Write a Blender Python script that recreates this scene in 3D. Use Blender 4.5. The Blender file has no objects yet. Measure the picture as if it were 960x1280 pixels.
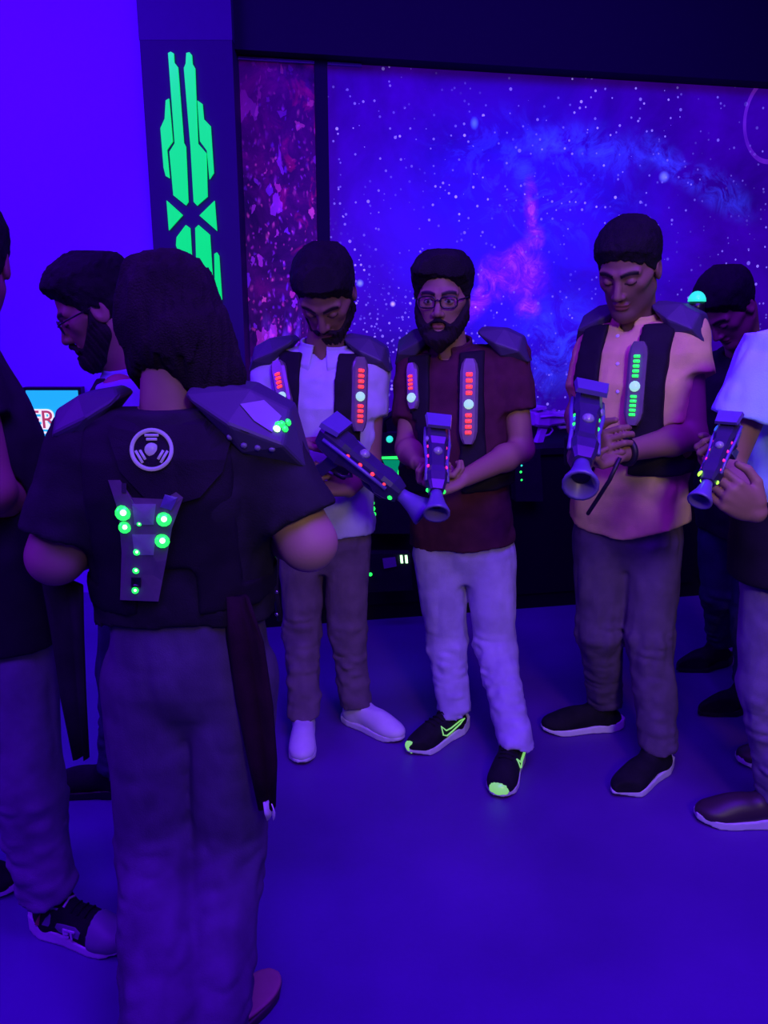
import bpy, bmesh, math, random
import numpy as np
from mathutils import Vector, Matrix
from mathutils.bvhtree import BVHTree
random.seed(7)
SC = bpy.context.scene
COL = SC.collection
PI = math.pi

# ------------------------------------------------------------------ camera
FPX = 1000.0
PITCH = math.atan(0.25)
CAMZ = 1.42
cam_d = bpy.data.cameras.new('camera'); cam = bpy.data.objects.new('camera', cam_d); COL.objects.link(cam)
cam_d.sensor_fit = 'VERTICAL'; cam_d.sensor_height = 36.0
cam_d.lens = 36.0 * FPX / 1280.0
cam_d.clip_start = 0.02
cam.location = (0, 0, CAMZ); cam.rotation_euler = (PI/2 - PITCH, 0, 0)
SC.camera = cam
SC.view_settings.view_transform = 'Standard'; SC.view_settings.look = 'None'
SC.view_settings.gamma = 1.0; SC.view_settings.use_curve_mapping = False
SC.view_settings.exposure = 0.0

# ------------------------------------------------------------------ world and lights
world = bpy.data.worlds.new('hall_ambient'); SC.world = world; world.use_nodes = True
world.node_tree.nodes['Background'].inputs[0].default_value = (0.16, 0.03, 1.0, 1)
world.node_tree.nodes['Background'].inputs[1].default_value = 0.05

def area(name, loc, target, size, energy, color, size_y=None):
    d = bpy.data.lights.new(name, 'AREA'); d.energy = energy; d.color = color; d.size = size
    if size_y: d.shape = 'RECTANGLE'; d.size_y = size_y
    o = bpy.data.objects.new(name, d); COL.objects.link(o); o.location = loc
    o.rotation_euler = (Vector(target) - Vector(loc)).to_track_quat('-Z', 'Y').to_euler()
    return o
UV = (0.13, 0.006, 1.0)
area('blacklight_over_floor', (0.8, 0.8, 3.25), (0.8, 1.2, 0), 1.6, 135, UV)
area('blacklight_left_wall', (-2.0, 2.5, 3.1), (-1.9, 3.9, 1.5), 1.6, 60, (0.085, 0.0, 1.0), 0.3)
area('blacklight_mural', (1.0, 2.7, 3.1), (0.9, 4.4, 1.4), 2.4, 25, (0.09, 0.0, 1.0), 0.3)
area('blacklight_left_side', (-2.6, 1.2, 2.6), (0, 2.2, 1.0), 1.0, 60, UV)
area('added_fill_left_front', (-0.5, -0.5, 3.2), (-0.4, 1.6, 0.4), 1.2, 62, UV)  # added violet fill, brightens the people at front left
def spot(name, loc, target, energy, color, angle, blend, radius):
    d = bpy.data.lights.new(name, 'SPOT'); d.energy = energy; d.color = color; d.spot_size = math.radians(angle); d.spot_blend = blend; d.shadow_soft_size = radius
    o = bpy.data.objects.new(name, d); COL.objects.link(o); o.location = loc
    o.rotation_euler = (Vector(target) - Vector(loc)).to_track_quat('-Z', 'Y').to_euler()
    return o
spot('warm_house_light', (0.95, -1.3, 2.5), (0.55, 2.4, 0.95), 138, (1.0, 0.76, 0.44), 48, 1.0, .3)

# ------------------------------------------------------------------ helpers
def ray(px, py):
    u = (px - 480) / FPX; v = (640 - py) / FPX
    c, s = math.cos(PITCH), math.sin(PITCH)
    return Vector((u, c + v * s, -s + v * c))
def at(px, py, Y):
    r = ray(px, py); return Vector((0, 0, CAMZ)) + r * (Y / r.y)
def ground(px, py, z=0.0):
    r = ray(px, py); return Vector((0, 0, CAMZ)) + r * ((z - CAMZ) / r.z)
def V(*a): return Vector(a)

def node_mat(name):
    m = bpy.data.materials.new(name); m.use_nodes = True
    nt = m.node_tree; b = nt.nodes['Principled BSDF']
    return m, nt, b
def fabric(name, col, rough=0.9, scale=60.0, var=0.18, bump=0.25, weave=True):
    m, nt, b = node_mat(name)
    N = nt.nodes; L = nt.links
    tc = N.new('ShaderNodeTexCoord')
    n = N.new('ShaderNodeTexNoise'); n.inputs['Scale'].default_value = scale * .25; n.inputs['Detail'].default_value = 5
    L.new(tc.outputs['Object'], n.inputs['Vector'])
    r = N.new('ShaderNodeValToRGB'); cr = r.color_ramp
    cr.elements[0].position = .3; cr.elements[1].position = .7
    cr.elements[0].color = tuple(c * (1 - var) for c in col) + (1,)
    cr.elements[1].color = tuple(min(1, c * (1 + var)) for c in col) + (1,)
    L.new(n.outputs['Fac'], r.inputs['Fac']); L.new(r.outputs['Color'], b.inputs['Base Color'])
    n2 = N.new('ShaderNodeTexNoise'); n2.inputs['Scale'].default_value = scale * 6; n2.inputs['Detail'].default_value = 3
    L.new(tc.outputs['Object'], n2.inputs['Vector'])
    bp = N.new('ShaderNodeBump'); bp.inputs['Strength'].default_value = bump; bp.inputs['Distance'].default_value = 0.004
    L.new(n2.outputs['Fac'], bp.inputs['Height']); L.new(bp.outputs['Normal'], b.inputs['Normal'])
    b.inputs['Roughness'].default_value = rough
    b.inputs['Specular IOR Level'].default_value = 0.2
    return m
def plastic(name, col, rough=0.35, metal=0.0, var=0.1, spec=0.5):
    m, nt, b = node_mat(name)
    N = nt.nodes; L = nt.links
    tc = N.new('ShaderNodeTexCoord'); n = N.new('ShaderNodeTexNoise'); n.inputs['Scale'].default_value = 35
    L.new(tc.outputs['Object'], n.inputs['Vector'])
    r = N.new('ShaderNodeValToRGB')
    r.color_ramp.elements[0].color = tuple(c * (1 - var) for c in col) + (1,)
    r.color_ramp.elements[1].color = tuple(min(1, c * (1 + var)) for c in col) + (1,)
    L.new(n.outputs['Fac'], r.inputs['Fac']); L.new(r.outputs['Color'], b.inputs['Base Color'])
    b.inputs['Roughness'].default_value = rough; b.inputs['Metallic'].default_value = metal
    b.inputs['Specular IOR Level'].default_value = spec
    return m
def glow(name, col, strength):
    m, nt, b = node_mat(name)
    b.inputs['Base Color'].default_value = (*[c * .5 for c in col], 1)
    b.inputs['Emission Color'].default_value = (*col, 1); b.inputs['Emission Strength'].default_value = strength
    b.inputs['Roughness'].default_value = .3
    return m
def skin_mat():
    m, nt, b = node_mat('skin')
    a = nt.nodes.new('ShaderNodeVertexColor'); a.layer_name = 'Col'
    nt.links.new(a.outputs['Color'], b.inputs['Base Color'])
    n = nt.nodes.new('ShaderNodeTexNoise'); n.inputs['Scale'].default_value = 220
    tc = nt.nodes.new('ShaderNodeTexCoord'); nt.links.new(tc.outputs['Object'], n.inputs['Vector'])
    bp = nt.nodes.new('ShaderNodeBump'); bp.inputs['Strength'].default_value = .1; bp.inputs['Distance'].default_value = .002
    nt.links.new(n.outputs['Fac'], bp.inputs['Height']); nt.links.new(bp.outputs['Normal'], b.inputs['Normal'])
    b.inputs['Roughness'].default_value = .55; b.inputs['Specular IOR Level'].default_value = .3
    return m
M = {}
M['skin'] = skin_mat()
M['hair'] = fabric('black_hair', (0.008, 0.006, 0.009), .8, 50, .5, .8)
M['hair2'] = fabric('dark_brown_hair', (0.014, 0.009, 0.012), .8, 50, .5, .8)
M['black_knit'] = fabric('black_knit', (0.014, 0.013, 0.016), .95, 50, .3, .3)
M['black_tee'] = fabric('black_cotton', (0.02, 0.018, 0.024), .95, 50, .3, .3)
M['maroon'] = fabric('maroon_pique', (0.075, 0.016, 0.035), .95, 70, .2, .3)
M['white_polo'] = fabric('white_pique', (0.50, 0.50, 0.62), .9, 70, .08, .3)
M['yellow_shirt'] = fabric('pale_yellow_cotton', (0.72, 0.56, 0.20), .9, 70, .1, .35)
M['blue_tee'] = fabric('pale_blue_cotton', (0.42, 0.75, 0.95), .9, 60, .06, .25)
M['lilac_shirt'] = fabric('pale_blue_shirt', (0.30, 0.38, 0.62), .9, 60, .1, .25)
M['brown_trs'] = fabric('brown_grey_twill', (0.15, 0.095, 0.15), .95, 60, .2, .3)
M['light_jeans'] = fabric('light_denim', (0.42, 0.36, 0.58), .95, 60, .15, .35)
M['grey_trs'] = fabric('grey_denim', (0.11, 0.075, 0.13), .95, 60, .2, .3)
M['woman_trs'] = fabric('slate_cotton', (0.105, 0.075, 0.15), .95, 60, .2, .3)
M['grey2_trs'] = fabric('pale_grey_denim', (0.20, 0.15, 0.27), .95, 60, .2, .3)
M['dark_jeans'] = fabric('dark_blue_denim', (0.03, 0.03, 0.075), .95, 60, .2, .3)
M['vest'] = fabric('black_vest_webbing', (0.012, 0.009, 0.015), .75, 90, .2, .4)
M['pad'] = plastic('dark_violet_pad', (0.055, 0.045, 0.085), .55)
M['pad_pale'] = plastic('pale_pad_panel', (0.22, 0.2, 0.3), .45)
M['white_rubber'] = plastic('white_rubber', (0.75, 0.72, 0.78), .6)
M['black_rubber'] = plastic('black_rubber', (0.012, 0.011, 0.014), .5)
M['shoe_black'] = fabric('black_mesh', (0.012, 0.011, 0.015), .8, 120, .3, .4)
M['shoe_white'] = plastic('white_foam_shoe', (0.72, 0.64, 0.78), .55)
M['shoe_brown'] = plastic('brown_leather', (0.05, 0.028, 0.035), .45)
M['bare_foot'] = plastic('bare_foot_skin', (0.34, 0.19, 0.15), .55)
M['red_leather'] = plastic('red_heel_panel', (0.35, 0.05, 0.05), .5)
M['clear'] = plastic('smoky_clear_panel', (0.16, 0.12, 0.15), .22, 0, .25, .8)
M['clear2'] = plastic('frosted_clear_panel', (0.30, 0.32, 0.34), .25, 0, .3, .8)
M['gun'] = plastic('violet_black_plastic', (0.035, 0.025, 0.075), .28, 0, .2, .7)
M['gun_pale'] = plastic('pale_violet_plastic', (0.13, 0.09, 0.30), .35, 0, .1, .6)
M['gun_grey'] = plastic('pale_display_plastic', (0.55, 0.45, 0.7), .4)
M['chrome'] = plastic('grey_metal', (0.35, 0.34, 0.38), .25, .9)
M['black_plastic'] = plastic('black_plastic', (0.010, 0.009, 0.012), .3)
M['lens'] = plastic('spectacle_lens', (0.10, 0.08, 0.12), .08, 0, .05, .9)
M['led_red'] = glow('red_led', (1.0, 0.03, 0.045), 2.2)
M['led_green'] = glow('green_led', (0.02, 1.0, 0.10), 1.7)
M['led_hot'] = glow('green_white_led', (0.45, 1.0, 0.5), 3.0)
M['led_white'] = glow('pale_aqua_sensor', (0.42, 0.80, 0.72), .8)
M['led_teal'] = glow('teal_dome_led', (0.03, 0.75, 0.50), 1.1)
M['led_pink'] = glow('magenta_led', (1.0, 0.02, 0.30), 1.2)
M['led_lime'] = glow('lime_led', (0.35, 1.0, 0.05), 2.0)
M['led_blue'] = glow('blue_led', (0.03, 0.12, 1.0), 1.0)
M['neon'] = glow('neon_green_print', (0.35, 1.0, 0.25), .55)
M['emblem'] = glow('violet_print_with_glow', (0.30, 0.17, 0.60), .42)  # plain print; emission stands in for light it would throw back
M['green_panel'] = glow('fluorescent_green_panel', (0.0, 0.80, 0.13), .95)

def mesh_np(name, verts, quads, mat, smooth=True, cols=None):
    me = bpy.data.meshes.new(name)
    verts = np.asarray(verts, np.float32); quads = np.asarray(quads, np.int32)
    nq, k = quads.shape
    me.vertices.add(len(verts)); me.vertices.foreach_set('co', verts.ravel())
    me.loops.add(nq * k); me.loops.foreach_set('vertex_index', quads.ravel())
    me.polygons.add(nq); me.polygons.foreach_set('loop_start', np.arange(0, nq * k, k, dtype=np.int32))
    me.update(calc_edges=True); me.validate()
    if smooth: me.polygons.foreach_set('use_smooth', np.ones(len(me.polygons), bool))
    if cols is not None:
        ca = me.color_attributes.new('Col', 'FLOAT_COLOR', 'POINT')
        c4 = np.ones((len(verts), 4), np.float32); c4[:, :3] = cols
        ca.data.foreach_set('color', c4.ravel())
    me.materials.append(mat)
    return me
def link(name, me, parent=None, loc=None):
    o = bpy.data.objects.new(name, me); COL.objects.link(o)
    if parent is not None: o.parent = parent
    if loc is not None: o.location = loc
    return o
def tag(o, label, cat, group=None):
    o['label'] = label; o['category'] = cat
    if group: o['group'] = group
    return o
def empty(name, loc, label, cat, group=None):
    o = bpy.data.objects.new(name, None); COL.objects.link(o); o.location = loc
    o.empty_display_size = .1
    return tag(o, label, cat, group)
def struct(o): o['kind'] = 'structure'; return o

def bm_obj(name, bm, mat, parent=None, origin=None, smooth=False, bevel=0.0):
    """bm is in world space; origin is the world origin of the parent"""
    if bevel > 0:
        bmesh.ops.bevel(bm, geom=[e for e in bm.edges if len(e.link_faces) == 2 and e.calc_face_angle(0) > .5], offset=bevel, segments=2, affect='EDGES', profile=.5)
    bmesh.ops.recalc_face_normals(bm, faces=bm.faces)
    if origin is not None: bmesh.ops.translate(bm, verts=bm.verts, vec=-Vector(origin))
    me = bpy.data.meshes.new(name); bm.to_mesh(me); bm.free()
    me.materials.append(mat)
    if smooth:
        for p in me.polygons: p.use_smooth = True
    return link(name, me, parent)
def add_box(bm, c, X, Y, Z, sx, sy, sz):
    """box centred at c with unit axes and full sizes"""
    vs = []
    for i in (-.5, .5):
        for j in (-.5, .5):
            for k in (-.5, .5):
                vs.append(bm.verts.new(Vector(c) + X * (i * sx) + Y * (j * sy) + Z * (k * sz)))
    for f in ((0, 1, 3, 2), (4, 6, 7, 5), (0, 4, 5, 1), (2, 3, 7, 6), (0, 2, 6, 4), (1, 5, 7, 3)):
        bm.faces.new([vs[i] for i in f])
def add_tube(bm, pts, r, n=8, closed=False, rads=None):
    pts = [Vector(p) for p in pts]; m = len(pts); rings = []
    t0 = (pts[1] - pts[0]).normalized()
    a = t0.orthogonal().normalized()
    for i, p in enumerate(pts):
        if closed: t = (pts[(i + 1) % m] - pts[i - 1]).normalized()
        else: t = (pts[min(i + 1, m - 1)] - pts[max(i - 1, 0)]).normalized()
        a = (a - t * a.dot(t)).normalized(); b = t.cross(a)
        rr = rads[i] if rads else r
        rings.append([bm.verts.new(p + a * (math.cos(2 * PI * k / n) * rr) + b * (math.sin(2 * PI * k / n) * rr)) for k in range(n)])
    for i in range(m if closed else m - 1):
        A, B = rings[i], rings[(i + 1) % m]
        for k in range(n): bm.faces.new((A[k], A[(k + 1) % n], B[(k + 1) % n], B[k]))
    if not closed:
        bm.faces.new(rings[0][::-1]); bm.faces.new(rings[-1])
def add_loft(bm, rings, cap=True):
    R = [[bm.verts.new(p) for p in r] for r in rings]; n = len(R[0])
    for A, B in zip(R, R[1:]):
        for k in range(n): bm.faces.new((A[k], A[(k + 1) % n], B[(k + 1) % n], B[k]))
    if cap: bm.faces.new(R[0][::-1]); bm.faces.new(R[-1])
def add_dome(bm, c, nrm, r, h=None, seg=12, rings=4, flat=0.0):
    nrm = Vector(nrm).normalized(); a = nrm.orthogonal().normalized(); b = nrm.cross(a); h = h or r
    rs = []
    for i in range(rings):
        t = i / rings * PI / 2
        rs.append([Vector(c) + (a * math.cos(2 * PI * k / seg) + b * math.sin(2 * PI * k / seg)) * (r * math.cos(t)) + nrm * (h * math.sin(t)) for k in range(seg)])
    R = [[bm.verts.new(p) for p in q] for q in rs]
    for A, B in zip(R, R[1:]):
        for k in range(seg): bm.faces.new((A[k], A[(k + 1) % seg], B[(k + 1) % seg], B[k]))
    top = bm.verts.new(Vector(c) + nrm * h)
    for k in range(seg): bm.faces.new((R[-1][k], R[-1][(k + 1) % seg], top))
    bm.faces.new(R[0][::-1])

# ------------------------------------------------------------------ distance-field modelling
class Grid:
    def __init__(s, pts, h, pad=0.1):
        P = np.array([list(p) for p in pts], float)
        s.lo = P.min(0) - pad; hi = P.max(0) + pad; s.h = h
        s.n = np.ceil((hi - s.lo) / h).astype(int) + 1
        s.ax = [(s.lo[i] + h * np.arange(s.n[i])).astype(np.float32) for i in range(3)]
        s.val = np.full(s.n, 0.3, np.float32)
    def sl(s, lo, hi):
        out = []
        for i in range(3):
            a = max(0, int(math.floor((lo[i] - s.lo[i]) / s.h))); b = min(s.n[i], int(math.ceil((hi[i] - s.lo[i]) / s.h)) + 1)
            if b <= a: return None
            out.append(slice(a, b))
        return tuple(out)
    def coords(s, sl):
        return s.ax[0][sl[0]][:, None, None], s.ax[1][sl[1]][None, :, None], s.ax[2][sl[2]][None, None, :]
    def full(s): return (slice(None),) * 3
    def add(s, prim, k=0.0, off=0.0):
        fn, lo, hi = prim; m = k + abs(off) + 3 * s.h
        sl = s.sl(np.array(lo) - m, np.array(hi) + m) if lo is not None else s.full()
        if sl is None: return s
        d = fn(*s.coords(sl)) - off
        s.val[sl] = smin(s.val[sl], d, k); return s
    def sub(s, prim, k=0.0, off=0.0):
        fn, lo, hi = prim; m = k + abs(off) + 3 * s.h
        sl = s.sl(np.array(lo) - m, np.array(hi) + m) if lo is not None else s.full()
        if sl is None: return s
        d = fn(*s.coords(sl)) - off
        s.val[sl] = -smin(-s.val[sl], d, k); return s
    def inter(s, prim, k=0.0, off=0.0):
        fn, lo, hi = prim
        d = fn(*s.coords(s.full())) - off
        s.val = -smin(-s.val, -d, k) if k > 0 else np.maximum(s.val, np.broadcast_to(d, s.val.shape)); return s
    def cut(s, p, n):
        """keep the side the normal n points to"""
        x, y, z = s.coords(s.full()); n = Vector(n).normalized()
        s.val = np.maximum(s.val, -((x - p[0]) * n[0] + (y - p[1]) * n[1] + (z - p[2]) * n[2])); return s
    def noise(s, fn):
        s.val = s.val + fn(*s.coords(s.full())).astype(np.float32); return s
    def mesh(s):
        v = s.val.copy()
        for i in range(3):
            for e in (0, -1):
                ix = [slice(None)] * 3; ix[i] = e; v[tuple(ix)] = np.maximum(v[tuple(ix)], s.h * .01)
        return surface_nets(v, s.lo, s.h)
def smin(a, b, k):
    if k <= 0: return np.minimum(a, b)
    h = np.clip(.5 + .5 * (b - a) / k, 0, 1)
    return b * (1 - h) + a * h - k * h * (1 - h)
def surface_nets(val, lo, h):
    s = val < 0
    c = np.zeros(np.array(s.shape) - 1, np.int8)
    for i in (0, 1):
        for j in (0, 1):
            for k in (0, 1):
                c += s[i:s.shape[0] - 1 + i, j:s.shape[1] - 1 + j, k:s.shape[2] - 1 + k]
    act = (c > 0) & (c < 8)
    ai = np.argwhere(act)
    idx = np.full(act.shape, -1, np.int32); idx[act] = np.arange(len(ai))
    pos = np.zeros((len(ai), 3)); cnt = np.zeros(len(ai))
    corners = [(i, j, k) for i in (0, 1) for j in (0, 1) for k in (0, 1)]
    for a in corners:
        for ax in range(3):
            if a[ax]: continue
            b = list(a); b[ax] = 1
            v0 = val[ai[:, 0] + a[0], ai[:, 1] + a[1], ai[:, 2] + a[2]].astype(float)
            v1 = val[ai[:, 0] + b[0], ai[:, 1] + b[1], ai[:, 2] + b[2]].astype(float)
            m = (v0 < 0) != (v1 < 0)
            t = np.where(m, v0 / np.where(m, v0 - v1, 1), 0)
            p = np.tile(np.array(a, float), (len(ai), 1)); p[:, ax] += t
            pos[m] += p[m]; cnt[m] += 1
    verts = lo + h * (ai + pos / cnt[:, None])
    quads = []
    for ax in range(3):
        o1, o2 = [(1, 2), (2, 0), (0, 1)][ax]
        s0 = [slice(None)] * 3; s1 = [slice(None)] * 3
        s0[ax] = slice(0, -1); s1[ax] = slice(1, None)
        e = s[tuple(s0)] != s[tuple(s1)]
        ii = np.argwhere(e)
        ok = (ii[:, o1] > 0) & (ii[:, o2] > 0) & (ii[:, o1] < s.shape[o1] - 1) & (ii[:, o2] < s.shape[o2] - 1)
        ii = ii[ok]
        inside = s[ii[:, 0], ii[:, 1], ii[:, 2]]
        def cell(d1, d2):
            q = ii.copy(); q[:, o1] -= d1; q[:, o2] -= d2
            return idx[q[:, 0], q[:, 1], q[:, 2]]
        q = np.stack([cell(1, 1), cell(0, 1), cell(0, 0), cell(1, 0)], 1)
        q[~inside] = q[~inside][:, ::-1]
        quads.append(q)
    return verts, np.concatenate(quads)
def cap(a, b, ra, rb=None):
    a = np.array(list(a), float); b = np.array(list(b), float); rb = ra if rb is None else rb
    d = b - a; L2 = max(1e-9, d.dot(d))
    def fn(x, y, z):
        t = np.clip(((x - a[0]) * d[0] + (y - a[1]) * d[1] + (z - a[2]) * d[2]) / L2, 0, 1)
        return np.sqrt((x - a[0] - t * d[0]) ** 2 + (y - a[1] - t * d[1]) ** 2 + (z - a[2] - t * d[2]) ** 2) - (ra + (rb - ra) * t)
    r = max(ra, rb)
    return fn, np.minimum(a, b) - r, np.maximum(a, b) + r
def ell(c, R, r):
    """ellipsoid, R = 3 axis vectors, r = radii"""
    c = np.array(list(c), float); A = np.array([list(v) for v in R], float)
    def fn(x, y, z):
        q = [((x - c[0]) * A[i][0] + (y - c[1]) * A[i][1] + (z - c[2]) * A[i][2]) / r[i] for i in range(3)]
        k0 = np.sqrt(q[0] ** 2 + q[1] ** 2 + q[2] ** 2)
        k1 = np.sqrt((q[0] / r[0]) ** 2 + (q[1] / r[1]) ** 2 + (q[2] / r[2]) ** 2) + 1e-6
        return k0 * (k0 - 1) / k1
    m = max(r)
    return fn, c - m, c + m
def loft(F, knots, ex=2.3):
    """elliptic loft in frame F=(O,R,Fw,U); knots (v, cw, rx, ry)"""
    O, R, Fw, U = F; kn = np.array(knots, float)
    def fn(x, y, z):
        dx, dy, dz = x - O[0], y - O[1], z - O[2]
        u = dx * R[0] + dy * R[1] + dz * R[2]; w = dx * Fw[0] + dy * Fw[1] + dz * Fw[2]; v = dx * U[0] + dy * U[1] + dz * U[2]
        cw = np.interp(v, kn[:, 0], kn[:, 1]); rx = np.interp(v, kn[:, 0], kn[:, 2]); ry = np.interp(v, kn[:, 0], kn[:, 3])
        e = (np.abs(u / rx) ** ex + np.abs((w - cw) / ry) ** ex) ** (1 / ex)
        d = (e - 1) * np.minimum(rx, ry)
        return np.maximum(d, np.maximum(kn[0, 0] - v, v - kn[-1, 0])).astype(np.float32)
    m = max(kn[:, 2].max(), kn[:, 3].max()) + .03
    e = [Vector(O) + U * kn[0, 0], Vector(O) + U * kn[-1, 0]]
    lo = np.minimum(np.array(e[0]), np.array(e[1])) - m; hi = np.maximum(np.array(e[0]), np.array(e[1])) + m
    return fn, lo, hi
def boxp(F, c, hs, r=0.0):
    """box in frame F (O,R,Fw,U) centred at local c with half sizes hs"""
    O, R, Fw, U = F
    C = Vector(O) + R * c[0] + Fw * c[1] + U * c[2]
    def fn(x, y, z):
        dx, dy, dz = x - C[0], y - C[1], z - C[2]
        q = [np.abs(dx * A[0] + dy * A[1] + dz * A[2]) - (h - r) for A, h in ((R, hs[0]), (Fw, hs[1]), (U, hs[2]))]
        o = np.sqrt(np.maximum(q[0], 0) ** 2 + np.maximum(q[1], 0) ** 2 + np.maximum(q[2], 0) ** 2)
        return o + np.minimum(np.maximum(np.maximum(q[0], q[1]), q[2]), 0) - r
    m = math.sqrt(sum(h * h for h in hs))
    return fn, np.array(C) - m, np.array(C) + m

def vnoise(g, scale, seed):
    """smooth value noise on a grid, one scale (m) per axis"""
    rng = np.random.RandomState(seed)
    ws = []; dims = []
    for i in range(3):
        t = (g.ax[i] - g.lo[i]) / scale[i]; m = int(t[-1]) + 3; dims.append(m)
        k = np.floor(t).astype(int); f = t - k; f = f * f * (3 - 2 * f)
        w = np.zeros((len(t), m), np.float32); w[np.arange(len(t)), k] = 1 - f; w[np.arange(len(t)), k + 1] = f
        ws.append(w)
    lat = rng.uniform(-1, 1, dims).astype(np.float32)
    a = np.tensordot(ws[0], lat, (1, 0)); a = np.tensordot(a, ws[1], (1, 1)); a = np.tensordot(a, ws[2], (1, 1))
    return a
def folds(g, amp, scale, seed, z0=None, z1=None, ridge=True):
    n = vnoise(g, scale, seed)
    w = (.45 - np.abs(n)) * 1.6 if ridge else n
    if z0 is not None:
        z = g.ax[2][None, None, :]; w = w * np.clip((z - z0) / .05, 0, 1) * np.clip((z1 - z) / .05, 0, 1)
    g.val = g.val + amp * w
def wrinkle(amp, fx, fz, ph=0.0, z0=None, z1=None):
    def fn(x, y, z):
        w = np.sin(z * fz + 2.2 * np.sin(x * fx + ph) + 1.7 * np.sin(y * fx * .8 + ph * 2)) * .6 + np.sin(x * fx * 1.6 + y * fx * 1.3 + z * fz * .45 + ph) * .5
        if z0 is not None: w = w * np.clip((z - z0) / .06, 0, 1) * np.clip((z1 - z) / .06, 0, 1)
        return amp * w
    return fn
class Shape:
    """a finished distance field mesh, its BVH in world space"""
    def __init__(s, grids):
        V_, Q_ = [], []; n = 0
        for g in grids:
            v, q = g.mesh() if isinstance(g, Grid) else g
            V_.append(v); Q_.append(q + n); n += len(v)
        s.v = np.concatenate(V_); s.q = np.concatenate(Q_)
        s._b = None
    def bvh(s):
        if s._b is None: s._b = BVHTree.FromPolygons([tuple(p) for p in s.v], [tuple(int(i) for i in f) for f in s.q])
        return s._b
    def hit(s, p, d):
        d = Vector(d).normalized()
        r = s.bvh().ray_cast(Vector(p), d)
        if r[0] is None:
            n = s.bvh().find_nearest(Vector(p)); return n[0], n[1]
        return r[0], r[1]
    def obj(s, name, mat, parent, origin, cols=None):
        me = mesh_np(name, s.v - np.array(list(origin)), s.q, mat, True, cols)
        return link(name, me, parent)

def frame(O, right, up):
    U = Vector(up).normalized(); R = Vector(right); R = (R - U * R.dot(U)).normalized(); F = U.cross(R)
    return (Vector(O), R, F, U)
def loc(F, u, w, v): return F[0] + F[1] * u + F[2] * w + F[3] * v

# ------------------------------------------------------------------ room
# back wall: runs from (-0.70, 4.05) to the right and away
WA = math.radians(11.3)
WDIR = V(math.cos(WA), math.sin(WA), 0); WN = V(math.sin(WA), -math.cos(WA), 0)   # WN faces the room
W0 = V(-0.70, 4.05, 0)
ZT = 2.55
def wall_pt(s, z=0.0, out=0.0): return W0 + WDIR * s + WN * out + V(0, 0, z)
def wall_s(px, py, out=0.0):
    r = ray(px, py); C = V(0, 0, CAMZ); P0 = W0 + WN * out
    t = (P0 - C).dot(WN) / r.dot(WN); p = C + r * t
    return (p - P0).dot(WDIR), p.z

def floor_mat():
    m, nt, b = node_mat('painted_floor')
    N, L = nt.nodes, nt.links
    tc = N.new('ShaderNodeTexCoord'); n = N.new('ShaderNodeTexNoise'); n.inputs['Scale'].default_value = 1.6; n.inputs['Detail'].default_value = 6
    L.new(tc.outputs['Object'], n.inputs['Vector'])
    r = N.new('ShaderNodeValToRGB'); r.color_ramp.elements[0].position = .35; r.color_ramp.elements[1].position = .7
    r.color_ramp.elements[0].color = (.075, .018, .20, 1); r.color_ramp.elements[1].color = (.125, .028, .30, 1)
    L.new(n.outputs['Fac'], r.inputs['Fac']); L.new(r.outputs['Color'], b.inputs['Base Color'])
    n2 = N.new('ShaderNodeTexNoise'); n2.inputs['Scale'].default_value = 90
    L.new(tc.outputs['Object'], n2.inputs['Vector'])
    bp = N.new('ShaderNodeBump'); bp.inputs['Strength'].default_value = .15; bp.inputs['Distance'].default_value = .002
    L.new(n2.outputs['Fac'], bp.inputs['Height']); L.new(bp.outputs['Normal'], b.inputs['Normal'])
    b.inputs['Roughness'].default_value = .5
    b.inputs['Specular IOR Level'].default_value = .35
    return m
def wall_mat(name, col, rough=.8):
    return plastic(name, col, rough, 0, .05, .2)
M['floor'] = floor_mat()
M['wall_blue'] = wall_mat('violet_blue_painted_wall', (.30, .12, .70))
M['dark_wall'] = wall_mat('dark_painted_panel', (.012, .006, .03))
M['pillar'] = wall_mat('dark_pillar_paint', (.035, .015, .085), .6)
M['pillar_top'] = wall_mat('pillar_band_paint', (.06, .025, .14), .6)

bm = bmesh.new(); add_box(bm, (0, 1.5, -.05), V(1, 0, 0), V(0, 1, 0), V(0, 0, 1), 9, 9, .1)
struct(bm_obj('floor', bm, M['floor']))
def wall_slab(name, s0, s1, z0, z1, mat, out=0.0, th=.1):
    o = bpy.data.objects.new(name, None)
    bm = bmesh.new(); add_box(bm, ((s0 + s1) / 2, th / 2, (z0 + z1) / 2), V(1, 0, 0), V(0, 1, 0), V(0, 0, 1), s1 - s0, th, z1 - z0)
    me = bpy.data.meshes.new(name); bmesh.ops.recalc_face_normals(bm, faces=bm.faces); bm.to_mesh(me); bm.free(); me.materials.append(mat)
    o = link(name, me, None, W0 + WN * out); o.rotation_euler = (0, 0, WA)
    return o

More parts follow.
